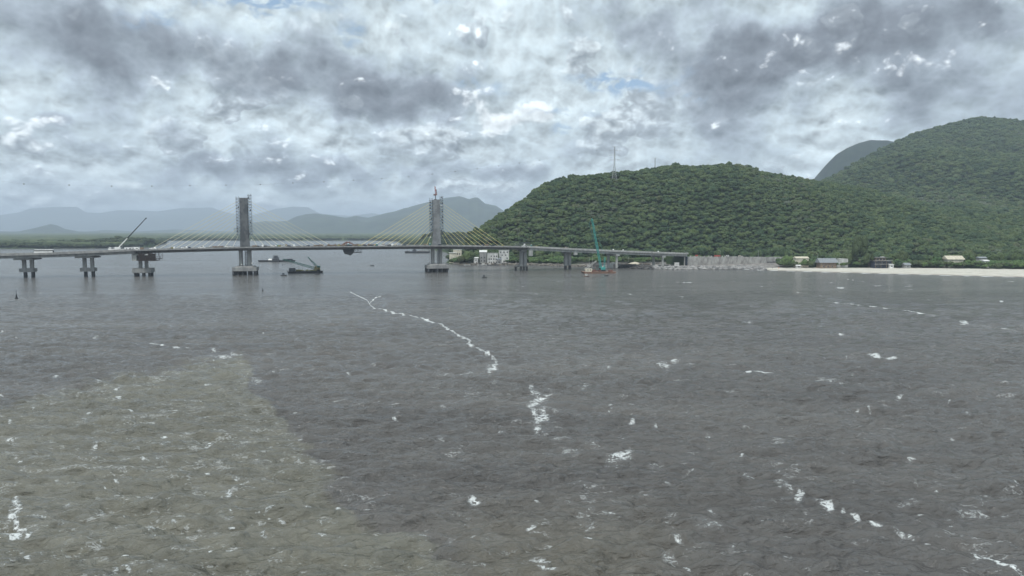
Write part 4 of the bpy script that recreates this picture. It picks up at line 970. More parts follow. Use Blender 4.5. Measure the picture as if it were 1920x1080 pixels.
for kind in KIND:
    pr = proto(kind); cache = tree_cache(pr); protos[kind] = (pr, cache)
    for i in range(CNT[kind]):
        o = pr if i == 0 else copy_tree(pr, None, cache)
        u = rd.random()
        if kind in ('cable_drum', 'tarpaulin_stack', 'formwork_stack', 'generator') and i % 3 == 0: x = rd.uniform(xat(618, 595), xat(700, 600)); u = -1
        if u < 0: pass
        elif kind == 'water_tank': x = [xat(143+1000, 672), xat(1161, 680), xat(1225, 694), xat(300, 566), xat(338, 570), xat(360, 572), xat(500, 585), xat(557, 590), xat(735, 607)][i]
        elif u < .34: x = rd.uniform(xat(262, 561), xat(440, 575))
        elif u < .78: x = rd.uniform(xat(480, 580), xat(730, 606))
        else: x = rd.uniform(xat(730, 606), xat(1060, 650))
        off = rd.uniform(5.5, 8.9) if rd.random() < .8 else rd.uniform(-8, -3)
        p = bp(x, off, DT+.07); o.location = p; o.rotation_euler = (0, 0, brz(x)+rd.uniform(-.25, .25)); o['label'] = LAB[kind]; o['group'] = kind.replace('_', ' ')+'s scattered along the bridge deck'
# cage of scaffold tubes on the deck above pier 3
xx = xat(976, 637); p = bp(xx, 4, DT+.06); cg = empty('scaffold_cage', p, 'grey scaffold cage on the deck just right of the last stay cable', 'scaffolding', None, brz(xx))
mb = MB()
for a in np.arange(-7, 7.1, 2.0):
    for o_ in (-2.5, 0, 2.5): mb.tube((a, o_, 0), (a, o_, 3.6), .06, 4)
for z_ in (1.2, 2.4, 3.5):
    for o_ in (-2.5, 2.5): mb.tube((-7, o_, z_), (7, o_, z_), .06, 4)
    for a in np.arange(-7, 7.1, 2.0): mb.tube((a, -2.5, z_), (a, 2.5, z_), .05, 4)
mb.build('tubes', M['galv'], cg, local=True); MB().box((0, 0, 3.65), (14.4, 5.4, .14)).build('platform', M['steel'], cg, local=True)
MB().box((1.4, -2.6, 2.2), (1.6, .2, 1.4)).build('white_panel', M['white'], cg, local=True)
# orange barriers on the finished span
for i, px_ in enumerate((144, 149, 154, 158)):
    x = xat(px_, 551); p = bp(x, 8.2, DT+.06)
    if i == 0:
        b0_ = empty('road_barrier', p, 'low orange plastic road barrier in the short row on the left part of the deck', 'barrier', 'orange barriers on the deck', brz(x))
        MB().prism([(-.32, 0), (.32, 0), (.12, .45), (.1, .95), (-.1, .95), (-.12, .45)], -.9, .9).build('barrier', M['orange'], b0_, local=True); bc = tree_cache(b0_)
    else:
        b1_ = copy_tree(b0_, None, bc); b1_.location = p
    (b0_ if i == 0 else b1_).rotation_euler = (0, 0, brz(x)+math.pi/2)
# slim crane on pylon 2
pt = Vector((xP2-.6, by(xP2), 64.1)); cc_ = empty('climbing_crane', pt, 'small dark red crane with folded jib standing on top of the right pylon', 'crane')
MB().tube(pt, pt+Vector((0, 0, 3.6)), .35, 8).box(pt+Vector((0, 0, .2)), (2.2, 2.0, .4)).build('mast', M['steel'], cc_)
MB().box(pt+Vector((-.6, 0, 4.2)), (2.0, 1.2, 1.2)).build('cab', M['redbrown'], cc_)
MB().lattice(pt+Vector((.5, 0, 3.8)), pt+Vector((-.4, 0, 11.6)), .9, .5, .14, 7).build('jib', M['red'], cc_)
MB().lattice(pt+Vector((1.0, .4, 4.0)), pt+Vector((.8, .4, 9.0)), .7, .5, .12, 5).build('folded_arm', M['redbrown'], cc_)
# floodlights on the pylons and pile caps
fl0 = None
for i, (px_, py_, Yf) in enumerate([(460, 449.5, 575.5), (472, 450.5, 576), (827, 386, 612.5), (807, 445, 611), (453, 496, 569), (472.5, 493.5, 570)]):
    q = atY(px_, py_, Yf)
    labs = ['white floodlight on the front face of the left pylon just above the deck', 'white floodlight to the right of the left pylon foot', 'white floodlight high on the right side of the right pylon', 'white floodlight low on the left side of the right pylon', 'white floodlight on the left part of the pile cap under the left pylon', 'white floodlight on the right part of the pile cap under the left pylon']
    zb = {0: -.9, 1: -1.6, 2: -.9, 3: -.9, 4: -1.0, 5: -1.0}[i]
    r_ = empty('floodlight', (q.x, q.y, q.z+zb), labs[i], 'floodlight')
    MB().tube((q.x, q.y, q.z+zb), (q.x, q.y, q.z-.2), .07, 5).build('bracket', M['steel'], r_); MB().ball(q, .62, .9, 10, 7).build('lamp_head', M['roof_white'], r_)
# lamp posts along the unfinished approach
for i, (px_, Yd, h_, lab) in enumerate([(1288, 716, 7, 'thin lamp post at the left end of the retaining wall'), (1350, 734, 7.5, 'thin lamp post behind the middle of the retaining wall'), (1422, 750, 8, 'thin lamp post near the right end of the retaining wall')]):
    x = xat(px_, Yd); lamp_post('lamp_post', x, Yd, 8.0, h_, lab)
x = xat(1533, 668); lamp_post('utility_pole', x, 668, tz(x, 668), 12.5, 'tall pale utility pole beside the grey roofed beach house', arm=0)
for px_, Yd, lab in ((1105, 690, 'short pale post under the deck behind the teal crane, left of it'), (1111, 692, 'pale post under the deck right beside the teal crane boom'), (1179, 700, 'pale post under the deck between the last two piers')):
    x = xat(px_, Yd); lamp_post('trestle_post', x, Yd, tz(x, Yd), 12 if px_ != 1179 else 9.5, lab, 'concrete_light', 0)
# red and white site items on the wall crest
for i, (px_, lab, m_) in enumerate([(1306, 'small red machine on the wall crest, left one', 'red'), (1345, 'long red machine on the wall crest, middle one', 'red'), (1364, 'small white site cabin on the crest of the wall', 'white'), (1387, 'cream site cabin on the crest near the middle of the wall', 'cream')]):
    Yd = 724+.16*(px_-1300); x = xat(px_, Yd); z_ = wtop((px_-1275)/185)-1.1; L = 6.5 if i == 1 else 2.6
    r_ = empty('compressor' if m_ == 'red' else 'site_cabin', (x, Yd, z_), lab, 'machine' if m_ == 'red' else 'cabin')
    MB().box((x, Yd, z_+1.5), (L, 1.8, 1.7), taper=.94).build('housing', M[m_], r_); MB().tube((x-L*.3, Yd-.95, z_+.5), (x-L*.3, Yd+.95, z_+.5), .5, 10).tube((x+L*.3, Yd-.95, z_+.5), (x+L*.3, Yd+.95, z_+.5), .5, 10).build('wheels', M['tyre'], r_) if m_ == 'red' else MB().box((x, Yd-.93, z_+1.7), (1.2, .06, .7)).build('window', M['glass'], r_)

# ------------------------------------------------------------------ vessels
def hull(mb, L, W, H, z0=-.8, rake=1.5):
    pr = [(-L/2, z0+H), (-L/2+rake, z0), (L/2-rake, z0), (L/2, z0+H)]
    return mb.prism(pr[::-1], -W/2, W/2)
# barge with teal crawler crane
q = onwater(1122, 512); tb = empty('crane_barge', (q.x, q.y, 0), 'rusty orange work barge moored by the right piers carrying a tall teal crane', 'barge', None, .12)
hull(MB(), 29, 12, 2.3).build('hull', M['orange'], tb, local=True)
mb = MB(); rd = random.Random(2)
for k in range(16): mb.box((rd.uniform(-12, 12), rd.uniform(-5.5, 2), 1.5+rd.uniform(.2, .8)), (rd.uniform(.8, 3.2), rd.uniform(.8, 2), rd.uniform(.5, 1.9)), rd.uniform(-.4, .4))
mb.build('winches', M['redbrown'], tb, local=True)
MB().box((-9.4, -3.4, 2.8), (5.6, 3, 2.6)).build('deckhouse', M['cream'], tb, local=True); MB().box((-10.4, -4.93, 3.0), (.9, .06, .8)).box((-8.3, -4.93, 3.0), (.9, .06, .8)).build('window', M['glass'], tb, local=True)
MB().lattice((-11.5, 3, 3), (-1.0, 3, 10.5), 1.4, .8, .13).build('gangway', M['concrete_light'], tb, local=True)
mb = MB()
for a, b_ in ((-6, 0), (-2, 3), (6, 1), (10, -2), (12.6, -4)): mb.tube((a, b_, 1.5), (a, b_, 1.5+rd.uniform(2.5, 6)), .14, 5)
mb.build('stanchions', M['orange'], tb, local=True)
cb = Vector((q.x+2.8, q.y+.5, 1.55)); cw_ = empty('crawler_crane', cb, 'tall teal lattice boom crawler crane standing on the orange barge', 'crane')
for s_ in (-1.8, 1.8): MB().box((cb.x, cb.y+s_, cb.z+.6), (6.2, 1.0, 1.2)).build('crawler_track', M['black'], cw_)
MB().box((cb.x+.4, cb.y, cb.z+2.4), (5.6, 3.4, 2.2), taper=.95).build('superstructure', M['teal'], cw_)
MB().box((cb.x-1.8, cb.y-1.9, cb.z+2.4), (1.6, 1.2, 1.9)).build('cab', M['glass'], cw_)
tipw = atY(1109.5, 409, cb.y); tipw = Vector((tipw.x, cb.y, tipw.z)); foot = Vector((cb.x-.4, cb.y, cb.z+2.4))
MB().lattice(foot, foot+(tipw-foot)*.985, 1.6, 1.1, .22, 24).build('boom', M['teal'], cw_)
gt = Vector((cb.x+2.8, cb.y, cb.z+12.0)); MB().lattice(Vector((cb.x+2.2, cb.y, cb.z+3)), gt, 1.1, .9, .16, 5).build('gantry', M['teal'], cw_)
ja = tipw+Vector((-2.3, 0, -4.5))
MB().tube(gt, tipw, .07, 4).tube(tipw, ja, .10, 4).build('pendants', M['teal'], cw_)
MB().lattice(ja, Vector((cb.x-2.8, cb.y, cb.z+13)), .5, .5, .10, 20).tube(Vector((cb.x-2.8, cb.y, cb.z+13)), Vector((cb.x-2.4, cb.y, cb.z+3)), .12, 5).build('leader_mast', M['green_paint'], cw_)
# barge with resting green crane
q = onwater(573, 511.5); gb = empty('crane_barge', (q.x, q.y, 0), 'black flat barge near the left pylon carrying a green crane with lowered boom', 'barge', None, .22)
hull(MB(), 30, 11, 2.4).build('hull', M['black'], gb, local=True)
MB().box((-11, 0, 3.0), (5.2, 5, 2.8)).build('deckhouse', M['steel'], gb, local=True)
mb = MB()
for k in range(14): mb.box((rd.uniform(-7, 9), rd.uniform(-4.5, 4), 1.9+rd.uniform(0, .5)), (rd.uniform(1, 3), rd.uniform(.8, 2), rd.uniform(.5, 1.6)), rd.uniform(-.4, .4))
mb.build('deck_cargo', M['yellow'], gb, local=True)
MB().tube((-5.4, -1, 1.6), (-5.4, -1, 7.6), .12, 5).tube((-2.8, 1, 1.6), (-2.8, 1, 6.6), .12, 5).build('stanchions', M['steel'], gb, local=True)
cb = Vector((q.x+9.0, q.y+2.4, 1.6)); gc = empty('crawler_crane', cb, 'green lattice crane on the black barge with its boom lowered to the left', 'crane')
for s_ in (-1.6, 1.6): MB().box((cb.x, cb.y+s_, cb.z+.55), (5.4, .9, 1.1)).build('crawler_track', M['black'], gc)
MB().box((cb.x+.6, cb.y, cb.z+2.1), (4.6, 3.0, 1.9)).box((cb.x-.4, cb.y-1, cb.z+3.6), (1.6, 1.4, 1.2)).build('superstructure', M['yellow'], gc)
MB().box((cb.x+2.0, cb.y, cb.z+3.6), (2.2, 2.6, 1.5)).build('cab', M['green_paint'], gc)
bt = atY(530, 486, cb.y+2); foot = Vector((cb.x-1.2, cb.y, cb.z+2.2))
MB().lattice(foot, bt, 1.7, 1.0, .16, 18).build('boom', M['green_paint'], gc)
at_ = atY(577.5, 482, cb.y); MB().lattice(Vector((cb.x+.6, cb.y, cb.z+3)), at_, 1.3, .7, .12, 7).tube(at_, Vector((cb.x+3, cb.y, cb.z+3)), .12, 5).build('gantry', M['green_paint'], gc)
hk = bt+Vector((0, 0, -.4)); MB().tube(at_, bt, .05, 4).tube(hk, hk+Vector((0, 0, -4.4)), .05, 4).box(hk+Vector((0, 0, -4.9)), (.6, .5, 1.2)).build('hoist_rope', M['steel'], gc)
# pusher tug with barge
q = onwater(519, 490.5); q.z = 0; tgb = empty('cargo_barge', (q.x, q.y, 0), 'long low dark barge floating behind the left pylon with a tug alongside', 'barge', None, .04)
Lb = 66*q.y/F; hull(MB(), Lb, 9, 2.6).build('hull', M['black'], tgb, local=True)
MB().box((-Lb*.18, 0, 2.6), (4.6, 3.5, 1.6), taper=.6).build('white_cargo', M['white'], tgb, local=True)
MB().box((Lb*.36, 0, 2.4), (7, 4, 1.4)).box((Lb*.25, 1, 2.2), (4, 3, 1)).build('dark_cargo', M['navy'], tgb, local=True)
tx, ty = q.x+.5, q.y-6.5; tgo = empty('tug_boat', (tx, ty, 0), 'grey tug boat with stacked deckhouse pushing the long dark barge', 'boat')
hull(MB(), 11, 4.4, 2.4, -.8, 1.2).build('hull', M['black'], tgo, local=True)
MB().box((.5, 0, 2.7), (7.5, 3.4, 2.2)).box((.8, 0, 4.8), (5.2, 3.0, 2.0)).box((1.0, 0, 6.6), (3.4, 2.4, 1.6)).build('deckhouse', M['steel'], tgo, local=True)
MB().box((.5, -1.74, 2.9), (5.6, .06, .6)).box((.8, -1.54, 5.0), (4.0, .06, .6)).box((1.0, -1.23, 6.7), (2.8, .06, .7)).build('window', M['glass'], tgo, local=True)
MB().tube((1, 0, 7.4), (1, 0, 9), .08, 5).tube((-1.6, 0, 5.6), (-1.6, 0, 8.3), .35, 8).tube((3.2, .6, 3.6), (5.4, .6, 6.6), .1, 5).tube((-4.2, 0, 1.6), (-2.6, 0, 5.5), .09, 5).build('mast', M['steel'], tgo, local=True)
# far barge behind pylon 2
q = onwater(783, 474.2); Lb = 48*q.y/F; fb = empty('cargo_barge', (q.x, q.y, 0), 'distant long dark barge on the water left of the right pylon', 'barge', None, 0)
hull(MB(), Lb, 12, 3.2, -.6, 2.5).build('hull', M['black'], fb, local=True); MB().box((-Lb*.12, 0, 4.0), (6, 5, 2.8)).box((-Lb*.12, 0, 6.0), (3.4, 3.2, 1.6)).build('wheelhouse', M['steel'], fb, local=True)
MB().box((Lb*.2, 0, 3.1), (Lb*.42, 7, 1.2), taper=.85).box((-Lb*.4, 0, 3.0), (2, 2, 1.6)).build('cargo', M['concrete_dark'], fb, local=True)
# small boats and buoys
def skiff(px_, py_, L, label, hm='black', canopy=None, person=False, rz=0.0, cat='boat', name='small_boat'):
    q = onwater(px_, py_); r_ = empty(name, (q.x, q.y, 0), label, cat, None, rz)
    W = L*.3; st = [(-.5, .85, .62), (-.2, 1, .55), (.2, .9, .6), (.42, .5, .78), (.5, .04, .95)]; vs = []
    for s_, w_, h_ in st: vs += [(s_*L, -W/2*w_, h_), (s_*L, -W/2*w_*.7, -.2), (s_*L, W/2*w_*.7, -.2), (s_*L, W/2*w_, h_)]
    fs = [(i*4+j, i*4+4+j, i*4+5+j, i*4+1+j) for i in range(4) for j in range(3)] + [(0, 1, 2, 3), (19, 18, 17, 16)] + [(i*4+3, i*4+7, i*4+4, i*4) for i in range(4)]
    MB().add(vs, fs).build('hull', M[hm], r_, local=True)
    if canopy: MB().box((-.05*L, 0, 1.5), (L*.35, W*.7, 1.1), taper=.9).build('cabin', M[canopy], r_, local=True); MB().box((-.05*L, -W*.35, 1.6), (L*.28, .05, .45)).build('window', M['glass'], r_, local=True)
    else: MB().box((-.42*L, 0, .8), (.4, .35, .9)).build('outboard_motor', M['tyre'], r_, local=True); MB().box((0, 0, .62), (.3, W*.8, .08)).build('seat', M['wood'], r_, local=True)
    return r_
skiff(532, 517, 5.0, 'small dark boat on the water left of the black crane barge', canopy='navy')
skiff(595, 514.5, 4.2, 'small dark boat on the water just below the black crane barge', canopy='black')
skiff(698, 498.5, 3.6, 'tiny dark boat alone on the water below the mid-span of the bridge')
skiff(908, 521, 4.0, 'small dark boat on open water right of the right pylon', canopy='navy')
skiff(1137, 517.5, 3.4, 'dark boat lying on the water in front of the orange barge')
skiff(1100, 518.5, 4.6, 'orange and white boat on the water left below the teal crane', 'orange', 'white')
def buoy(px_, py_, s, label):
    q = onwater(px_, py_); r_ = empty('navigation_buoy', (q.x, q.y, 0), label, 'buoy'); z = 0
    MB().tube((0, 0, -.4), (0, 0, .35*s), .8*s, 12, .7*s).build('float', M['black'], r_, local=True)
    MB().tube((0, 0, .3*s), (0, 0, 2.2*s), .42*s, 8, .16*s).build('tower', M['black'], r_, local=True)
    MB().tube((0, 0, 2.2*s), (0, 0, 3.4*s), .05*s, 5).ball((0, 0, 3.4*s), .24*s, 1, 8, 6).build('topmark', M['black'], r_, local=True)
buoy(31, 559.5, 1.15, 'dark navigation buoy with a round topmark at the far left of the water')
buoy(492.5, 545.5, .75, 'small dark marker buoy on the water below the left pylon')

# ------------------------------------------------------------------ buildings on the point
def hz(px_, Yd): x = xat(px_, Yd); return x, max(.6, tz(x, Yd))
W3 = lambda us_, zs_, w_=1.1, h_=1.5: [(u, z, w_, h_) for z in zs_ for u in us_]
x, z = hz(924, 752); h_ = zat(475, 752)-z
block_house('apartment_house', x, 752, z, 11.5, 9, h_, 'whitewall', 'concrete_light', 'white unfinished three storey house at the water edge, left of the taller white one', windows=W3([1.9, 4.2, 7.0, 9.6], [2.0, 5.4]) + W3([4.2, 7.4, 10], [8.4], 1.0, 1.6))
x, z = hz(945, 756); h_ = zat(469.5, 756)-z
block_house('apartment_house', x, 756, z, 11.0, 10, h_, 'whitewall', 'concrete_light', 'tallest white four storey house at the water edge below the bridge', windows=W3([2, 5.5, 9], [2.5, 12.4]) + W3([2, 9], [6.0]) + W3([3.5, 7.5], [9.2]))
x, z = hz(936, 744); block_house('boat_shed', x, 743.5, z, 5, 5, 5.5, 'concrete', 'roof_grey', 'low grey shed standing against the foot of the two white houses', roof='shed', rise=.8, windows=[(2.5, 2.6, 2.4, 1.2)])
x, z = hz(906, 756); block_house('house', x, 756, z, 7.6, 7, zat(472.5, 756)-z, 'concrete', 'roof_white', 'narrow grey house with a bright white sloping roof left of the white houses', roof='shed', rise=2.0, windows=W3([2, 5.4], [3, 6.5]))
x, z = hz(858, 800); block_house('house', x, 800, z, 9.5, 7, zat(468.5, 800)-z, 'cream', 'roof_white', 'cream house with flat pale roof peeking over the bushes by the right pylon', roof='flat', windows=W3([2, 4.7, 7.4], [4, 9.0]))
x, z = hz(849, 786); block_house('house', x, 786, z, 7.2, 7, zat(474, 786)-z, 'cream', 'roof_white', 'lower cream house with a flat white roof nearest the right pylon', roof='flat', over=1.4, windows=W3([2, 5], [3.5]))
x, z = hz(892.5, 751); block_house('house', x, 751, z, 4.6, 5, 6.6, 'whitewall', 'roof_white', 'tiny white hut on the shore between the bushes and the grey house', cat='hut', roof='gable', rise=1.0, windows=[(2.3, 4.2, 1, 1)])
for px_, Yd, py_, lab, hm, cn in ((876, 738, 0, 'white boat pulled up at the foot of the bushes on the point', 'whitewall', None), (901, 739, 0, 'white and blue boat moored in front of the grey house', 'whitewall', 'navy'), (907, 737, 0, 'small white cabin boat moored left of the white houses', 'whitewall', 'white'), (919, 736, 0, 'blue trimmed ferry boat moored at the foot of the white houses', 'navy', 'white'), (929, 737, 0, 'dark boat moored at the foot of the tall white houses', 'black', 'navy')):
    py_ = HZ+CAMH*F/Yd*1.0; skiff(px_, 540-F*math.tan(math.atan2(-CAMH, Yd)+PITCH)-0, 7.0, lab, hm, cn)
# beach houses on the right
x, z = hz(1652, 652); hh = zat(470, 652)-z
bh = block_house('beach_house', x, 652, z, 16, 8, 6.6, 'darkwall', 'concrete', 'three storey dark blue beach house with balconies under the big olive tree', roof='flat', over=1.2, windows=W3([2, 5.2, 12.5], [1.9, 5.0], 1.8, 1.5)+W3([8.8], [5.0], 2.4, 1.6))
MB().box((-1.5, .5, 8.2), (9.5, 6.5, 3.1)).build('upper_floor', M['wood'], bh, local=True)
MB().box((-1.5, .3, 9.95), (11.5, 8.0, .35)).build('upper_roof', M['concrete_dark'], bh, local=True)
for u in (-4.4, -1.5, 1.4): MB().box((u, -2.8, 8.2), (1.8, .08, 1.7)).build('window', M['glass'], bh, local=True)
for zb_ in (3.5, 6.95):
    mb = MB().box((0, -4.9, zb_), (16.4, 1.7, .22)).tube((-8.1, -5.7, zb_+1.0), (8.1, -5.7, zb_+1.0), .06, 4).tube((-8.1, -5.7, zb_+.5), (8.1, -5.7, zb_+.5), .04, 4)
    for u in np.arange(-8, 8.1, 2.0): mb.tube((u, -5.7, zb_), (u, -5.7, zb_+1.0), .05, 4)
    mb.build('balcony', M['concrete'], bh, local=True)
for u in (-7.6, -2.5, 2.5, 7.6): MB().tube((u, -5.4, 0), (u, -5.4, 6.9), .16, 6).build('post', M['wood'], bh, local=True)
MB().box((1.2, 0, 10.4), (3.0, 2, .6)).build('white_roof_box', M['roof_white'], bh, local=True)
x, z = hz(1550, 655); block_house('beach_house', x, 655, z, 15, 9, zat(492, 655)-z, 'wood', 'roof_grey', 'low beach house with a broad grey roof right of the pale utility pole', roof='gable', over=1.2, rise=4.0, windows=W3([3, 7, 11], [1.6]))
x, z = hz(1787, 655); block_house('house', x, 655, z, 15, 9, zat(486, 655)-z, 'cream', 'roof_beige', 'long low house with a pale beige roof among bushes on the right', roof='gable', over=.9, rise=3.4, windows=W3([3, 7, 11], [2.6]))
x, z = hz(1700, 648); block_house('house', x, 648, z, 5.5, 5, 3.2, 'concrete', 'roof_grey', 'small grey gabled hut right of the dark blue beach house', cat='hut', roof='gable', rise=1.8, windows=[(2.7, 1.8, 1, .9)])
x, z = hz(1671, 647); block_house('beach_kiosk', x, 647, z, 3.4, 3.5, 3.4, 'white', 'roof_white', 'small white kiosk right at the foot of the dark blue beach house', cat='kiosk', roof='shed', rise=.9, windows=[(1.7, 2, 1.6, .9)])
x, z = hz(1882, 678); z = max(z, zat(481, 678)-3); block_house('house', x, 700, max(tz(x*700/678, 700), 3), 7.5, 6, 7.6, 'cream', 'roof_white', 'house with white sloping roof farthest right under the hill', roof='shed', rise=1.5, windows=W3([2, 5], [3.5]))
x, z = hz(1847, 652); block_house('house', x, 652, z, 5.0, 5, zat(489, 652)-z, 'whitewall', 'roof_white', 'small white house right of the beige roofed house behind the bushes', cat='hut', roof='gable', rise=1.0, windows=[(2.5, 2, 1.2, 1)])
x, z = hz(1840, 668); block_house('house', x, 668, z, 7.0, 5, zat(483.5, 668)-z, 'concrete', 'roof_grey', 'small grey roofed house just behind the small white house', roof='gable', rise=1.2, windows=[(3.5, 2.5, 1.2, 1)])
x, z = hz(1497, 652); block_house('beach_kiosk', x, 652, z, 3.6, 3, 2.6, 'whitewall', 'roof_white', 'tiny white beach kiosk with pale roof right of the round bush', cat='kiosk', roof='gable', rise=.8, windows=[(1.8, 1.6, 1.4, .8)])
x, z = hz(1502, 672); block_house('house', x, 672, z, 12, 7, zat(484, 672)-z, 'cream', 'roof_beige', 'half hidden cream house among bright bushes right of the retaining wall', roof='gable', rise=1.6, windows=W3([3, 6, 9], [2.6]))
x, z = hz(1580, 664); block_house('house', x, 664, z, 8, 6, zat(485.5, 664)-z, 'whitewall', 'roof_white', 'white house seen between the grey roof and the big olive tree', roof='flat', windows=W3([2, 4, 6], [3.0]))

# ------------------------------------------------------------------ transmission line
def pylon_tower(px_, Yd, ytop, label, bw=7.0):
    x = xat(px_, Yd, 320); z0 = tz(x, Yd); H = zat(ytop, Yd)-z0+.0; r_ = empty('transmission_tower', (x, Yd, z0), label, 'pylon')
    mb = MB(); n = 14; lev = [(i/n)**.9 for i in range(n+1)]
    wf = lambda f_: bw*(1-f_/.45)**1.0*.75+1.5 if f_ < .45 else 1.5-.6*(f_-.45)/.55
    cr_ = lambda f_, i: Vector((wf(f_)/2*(1, 1, -1, -1)[i % 4], wf(f_)/2*(1, -1, -1, 1)[i % 4], f_*H-.5*(f_ == 0)))
    for a, b_ in zip(lev[:-1], lev[1:]):
        for i in range(4):
            mb.tube(cr_(a, i), cr_(b_, i), .17, 4); mb.tube(cr_(a, i), cr_(b_, i+1), .08, 3); mb.tube(cr_(a, i+1), cr_(b_, i), .08, 3); mb.tube(cr_(b_, i), cr_(b_, i+1), .08, 3)
    mb.build('lattice_mast', M['galv'], r_, local=True)
    for f_, w_ in ((.60, 7.5), (.74, 7.5), (.88, 7.5), (.995, 3.5)):
        m2 = MB()
        for s_ in (-1, 1): m2.tube((0, 0, f_*H), (s_*w_, 0, f_*H+.3), .14, 4).tube((0, 0, f_*H+1.6 if f_ < .9 else f_*H), (s_*w_, 0, f_*H+.3), .09, 4).tube((s_*w_, 0, f_*H+.2), (s_*w_, 0, f_*H-1.6), .10, 4)
        m2.build('cross_arm', M['galv'], r_, local=True)
    return Vector((x, Yd, z0+H)), H
T1, H1_ = pylon_tower(1152, 962, 275, 'tall lattice transmission tower rising from the green hill against the sky')
pylon_tower(1228, 1180, 296, 'small far lattice tower just poking above the hill top', 6)
pts = [(52,345),(140,347),(220,349),(298,349),(368,348),(437,347),(497,346),(560,343),(612,341),(669,338),(715,335),(768,331)]
A0 = Vector((-435, 622, 0)); A1 = Vector((-122, 825, 0)); wires = []; balls = []
for i, (a, b_) in enumerate(pts):
    f_ = i/11.0; P_ = A0.lerp(A1, f_); balls.append(Vector((P_.x, P_.y, zat(b_, P_.y))))
L_ = (T1-A1); L_.z = 0; n_ = 9; zA = balls[-1].z; zT = T1.z-.5; slp = (balls[-1].z-balls[-2].z)
for i in range(1, n_+1):
    f_ = i/(n_+1.0); dz_ = zT-zA; s0 = slp*(n_+1); z_ = zA+s0*f_+(dz_-s0)*f_*f_; balls.append(Vector((A1.x+L_.x*f_, A1.y+L_.y*f_, z_)))
line_pts = [balls[0]+(balls[0]-balls[1])*6+Vector((0, 0, 40)), balls[0]+(balls[0]-balls[1])*3+Vector((0, 0, 12))]+balls+[T1+Vector((0, 0, -.4))]
pl_ = empty('power_line', (T1.x, T1.y, T1.z), 'overhead power line with dark marker balls crossing the bay up to the hill tower', 'power line')
mb = MB()
for a, b_ in zip(line_pts[:-1], line_pts[1:]): mb.tube(a, b_, .022, 3)
mb.build('wire', M['wire'], pl_)
for b_ in balls: MB().ball(b_, .52, 1, 10, 7).build('marker_ball', M['wire'], pl_, smooth=True)

# ------------------------------------------------------------------ shore vegetation
def bushes(name, polys, n, r, col, nk, px_rng):
    pass
allx = []; ally = []
# low plants: point by the right pylon, shore below the bridge, beach edge
def belt(pa, pb, y0f, y1f, n):
    p = rng.uniform(pa, pb, n); lo = np.interp(p, *y0f); hi_ = np.interp(p, *y1f); y = lo+(hi_-lo)*rng.random(n); return (p-960)/F*y, y
shx = [p for p, d in SH if 842 <= p <= 2400]; shd = [d for p, d in SH if 842 <= p <= 2400]
A_ = belt(845, 1075, (shx, [d+7 for d in shd]), ([845, 1075], [785, 785]), 560); B_ = belt(1075, 1290, (shx, [d+34 for d in shd]), ([1075, 1290], [785, 778]), 330)
C_ = belt(1462, 2300, ([1462, 1500, 1700, 1920, 2300], [661, 660, 649, 625, 570]), ([1462, 1700, 1920, 2300], [770, 745, 725, 700]), 3200)
D_ = belt(1290, 1470, ([1290, 1470], [752, 768]), ([1290, 1470], [790, 792]), 160)
gx = np.concatenate([A_[0], B_[0], C_[0], D_[0]]); gy = np.concatenate([A_[1], B_[1], C_[1], D_[1]])
oo = inside(gx, gy, LAND)
for o in list(C.objects):                      # keep the houses clear
    if o.type == 'EMPTY' and o.parent is None and o.get('category') in ('house', 'hut', 'kiosk'):
        oo &= ~((abs(gx-o.location.x) < 7) & (gy < o.location.y+6) & (gy > o.location.y-6))
oo &= ~((gx > 85) & (gx < 176) & (gy < 735))
gx, gy = gx[oo], gy[oo]
do_scatter('shore_bushes', gx, gy, 3.3, .35, BCR, 5, '', sink=.1)
def put_tree(px_, Yd, ytop, r, leaf, seed, name, label, lobes=13, flat=.62, spread=.62, trunk=None, group=None):
    x = xat(px_, Yd); z = max(tz(x, Yd), .5); h_ = zat(ytop, Yd)-z
    return make_tree(name, leaf, h_, r, seed, label, 'tree', group, lobes, flat, spread, trunk, (x, Yd, z))
put_tree(1476, 656, 479.5, 6.3, LEAF_BRIGHT, 101, 'round_tree', 'round bright green tree at the right end of the retaining wall', 12, .8, .55, 1.5)
put_tree(1612, 662, 449, 8.5, LEAF_OLIVE, 102, 'tall_tree', 'tallest olive green tree standing behind the beach left of the dark blue house', 16, 1.0, .55, 6)
put_tree(1592, 668, 466, 9.0, LEAF_OLIVE, 103, 'broad_tree', 'broad olive tree leaning left of the tallest beach tree', 16, .6, .7, 5)
put_tree(1630, 654, 470, 6.0, LEAF_OLIVE, 104, 'broad_tree', 'medium olive tree between the tallest tree and the dark blue house', 12, .8, .6, 4)
put_tree(1690, 672, 466, 8, LEAF_OLIVE, 105, 'broad_tree', 'yellow green tree behind the right side of the dark blue house', 13, .6, .65, 4)
put_tree(1575, 700, 476, 7, LEAF_OLIVE, 106, 'broad_tree', 'spreading olive tree behind the white flat roofed beach house', 12, .6, .65, 4)
put_tree(1815, 690, 462, 9, LEAF_OLIVE, 107, 'broad_tree', 'pale olive tree above the long beige roofed house', 14, .6, .7, 5)
put_tree(1885, 672, 488, 6, LEAF, 108, 'dark_tree', 'dark low tree in front of the houses at the right edge', 12, .8, .6, 2)
put_tree(1865, 640, 492, 6, LEAF, 109, 'dark_tree', 'dark round tree at the beach edge right of the small white house', 12, .7, .6, 1.5)
put_tree(1683, 650, 487, 4.5, LEAF, 110, 'dark_tree', 'dark small tree between the white kiosk and the grey hut', 10, .8, .6, 1.5)
put_tree(1755, 660, 478, 6, LEAF_BRIGHT, 111, 'round_tree', 'bright green tree left of the long beige roofed house', 12, .7, .6, 2)
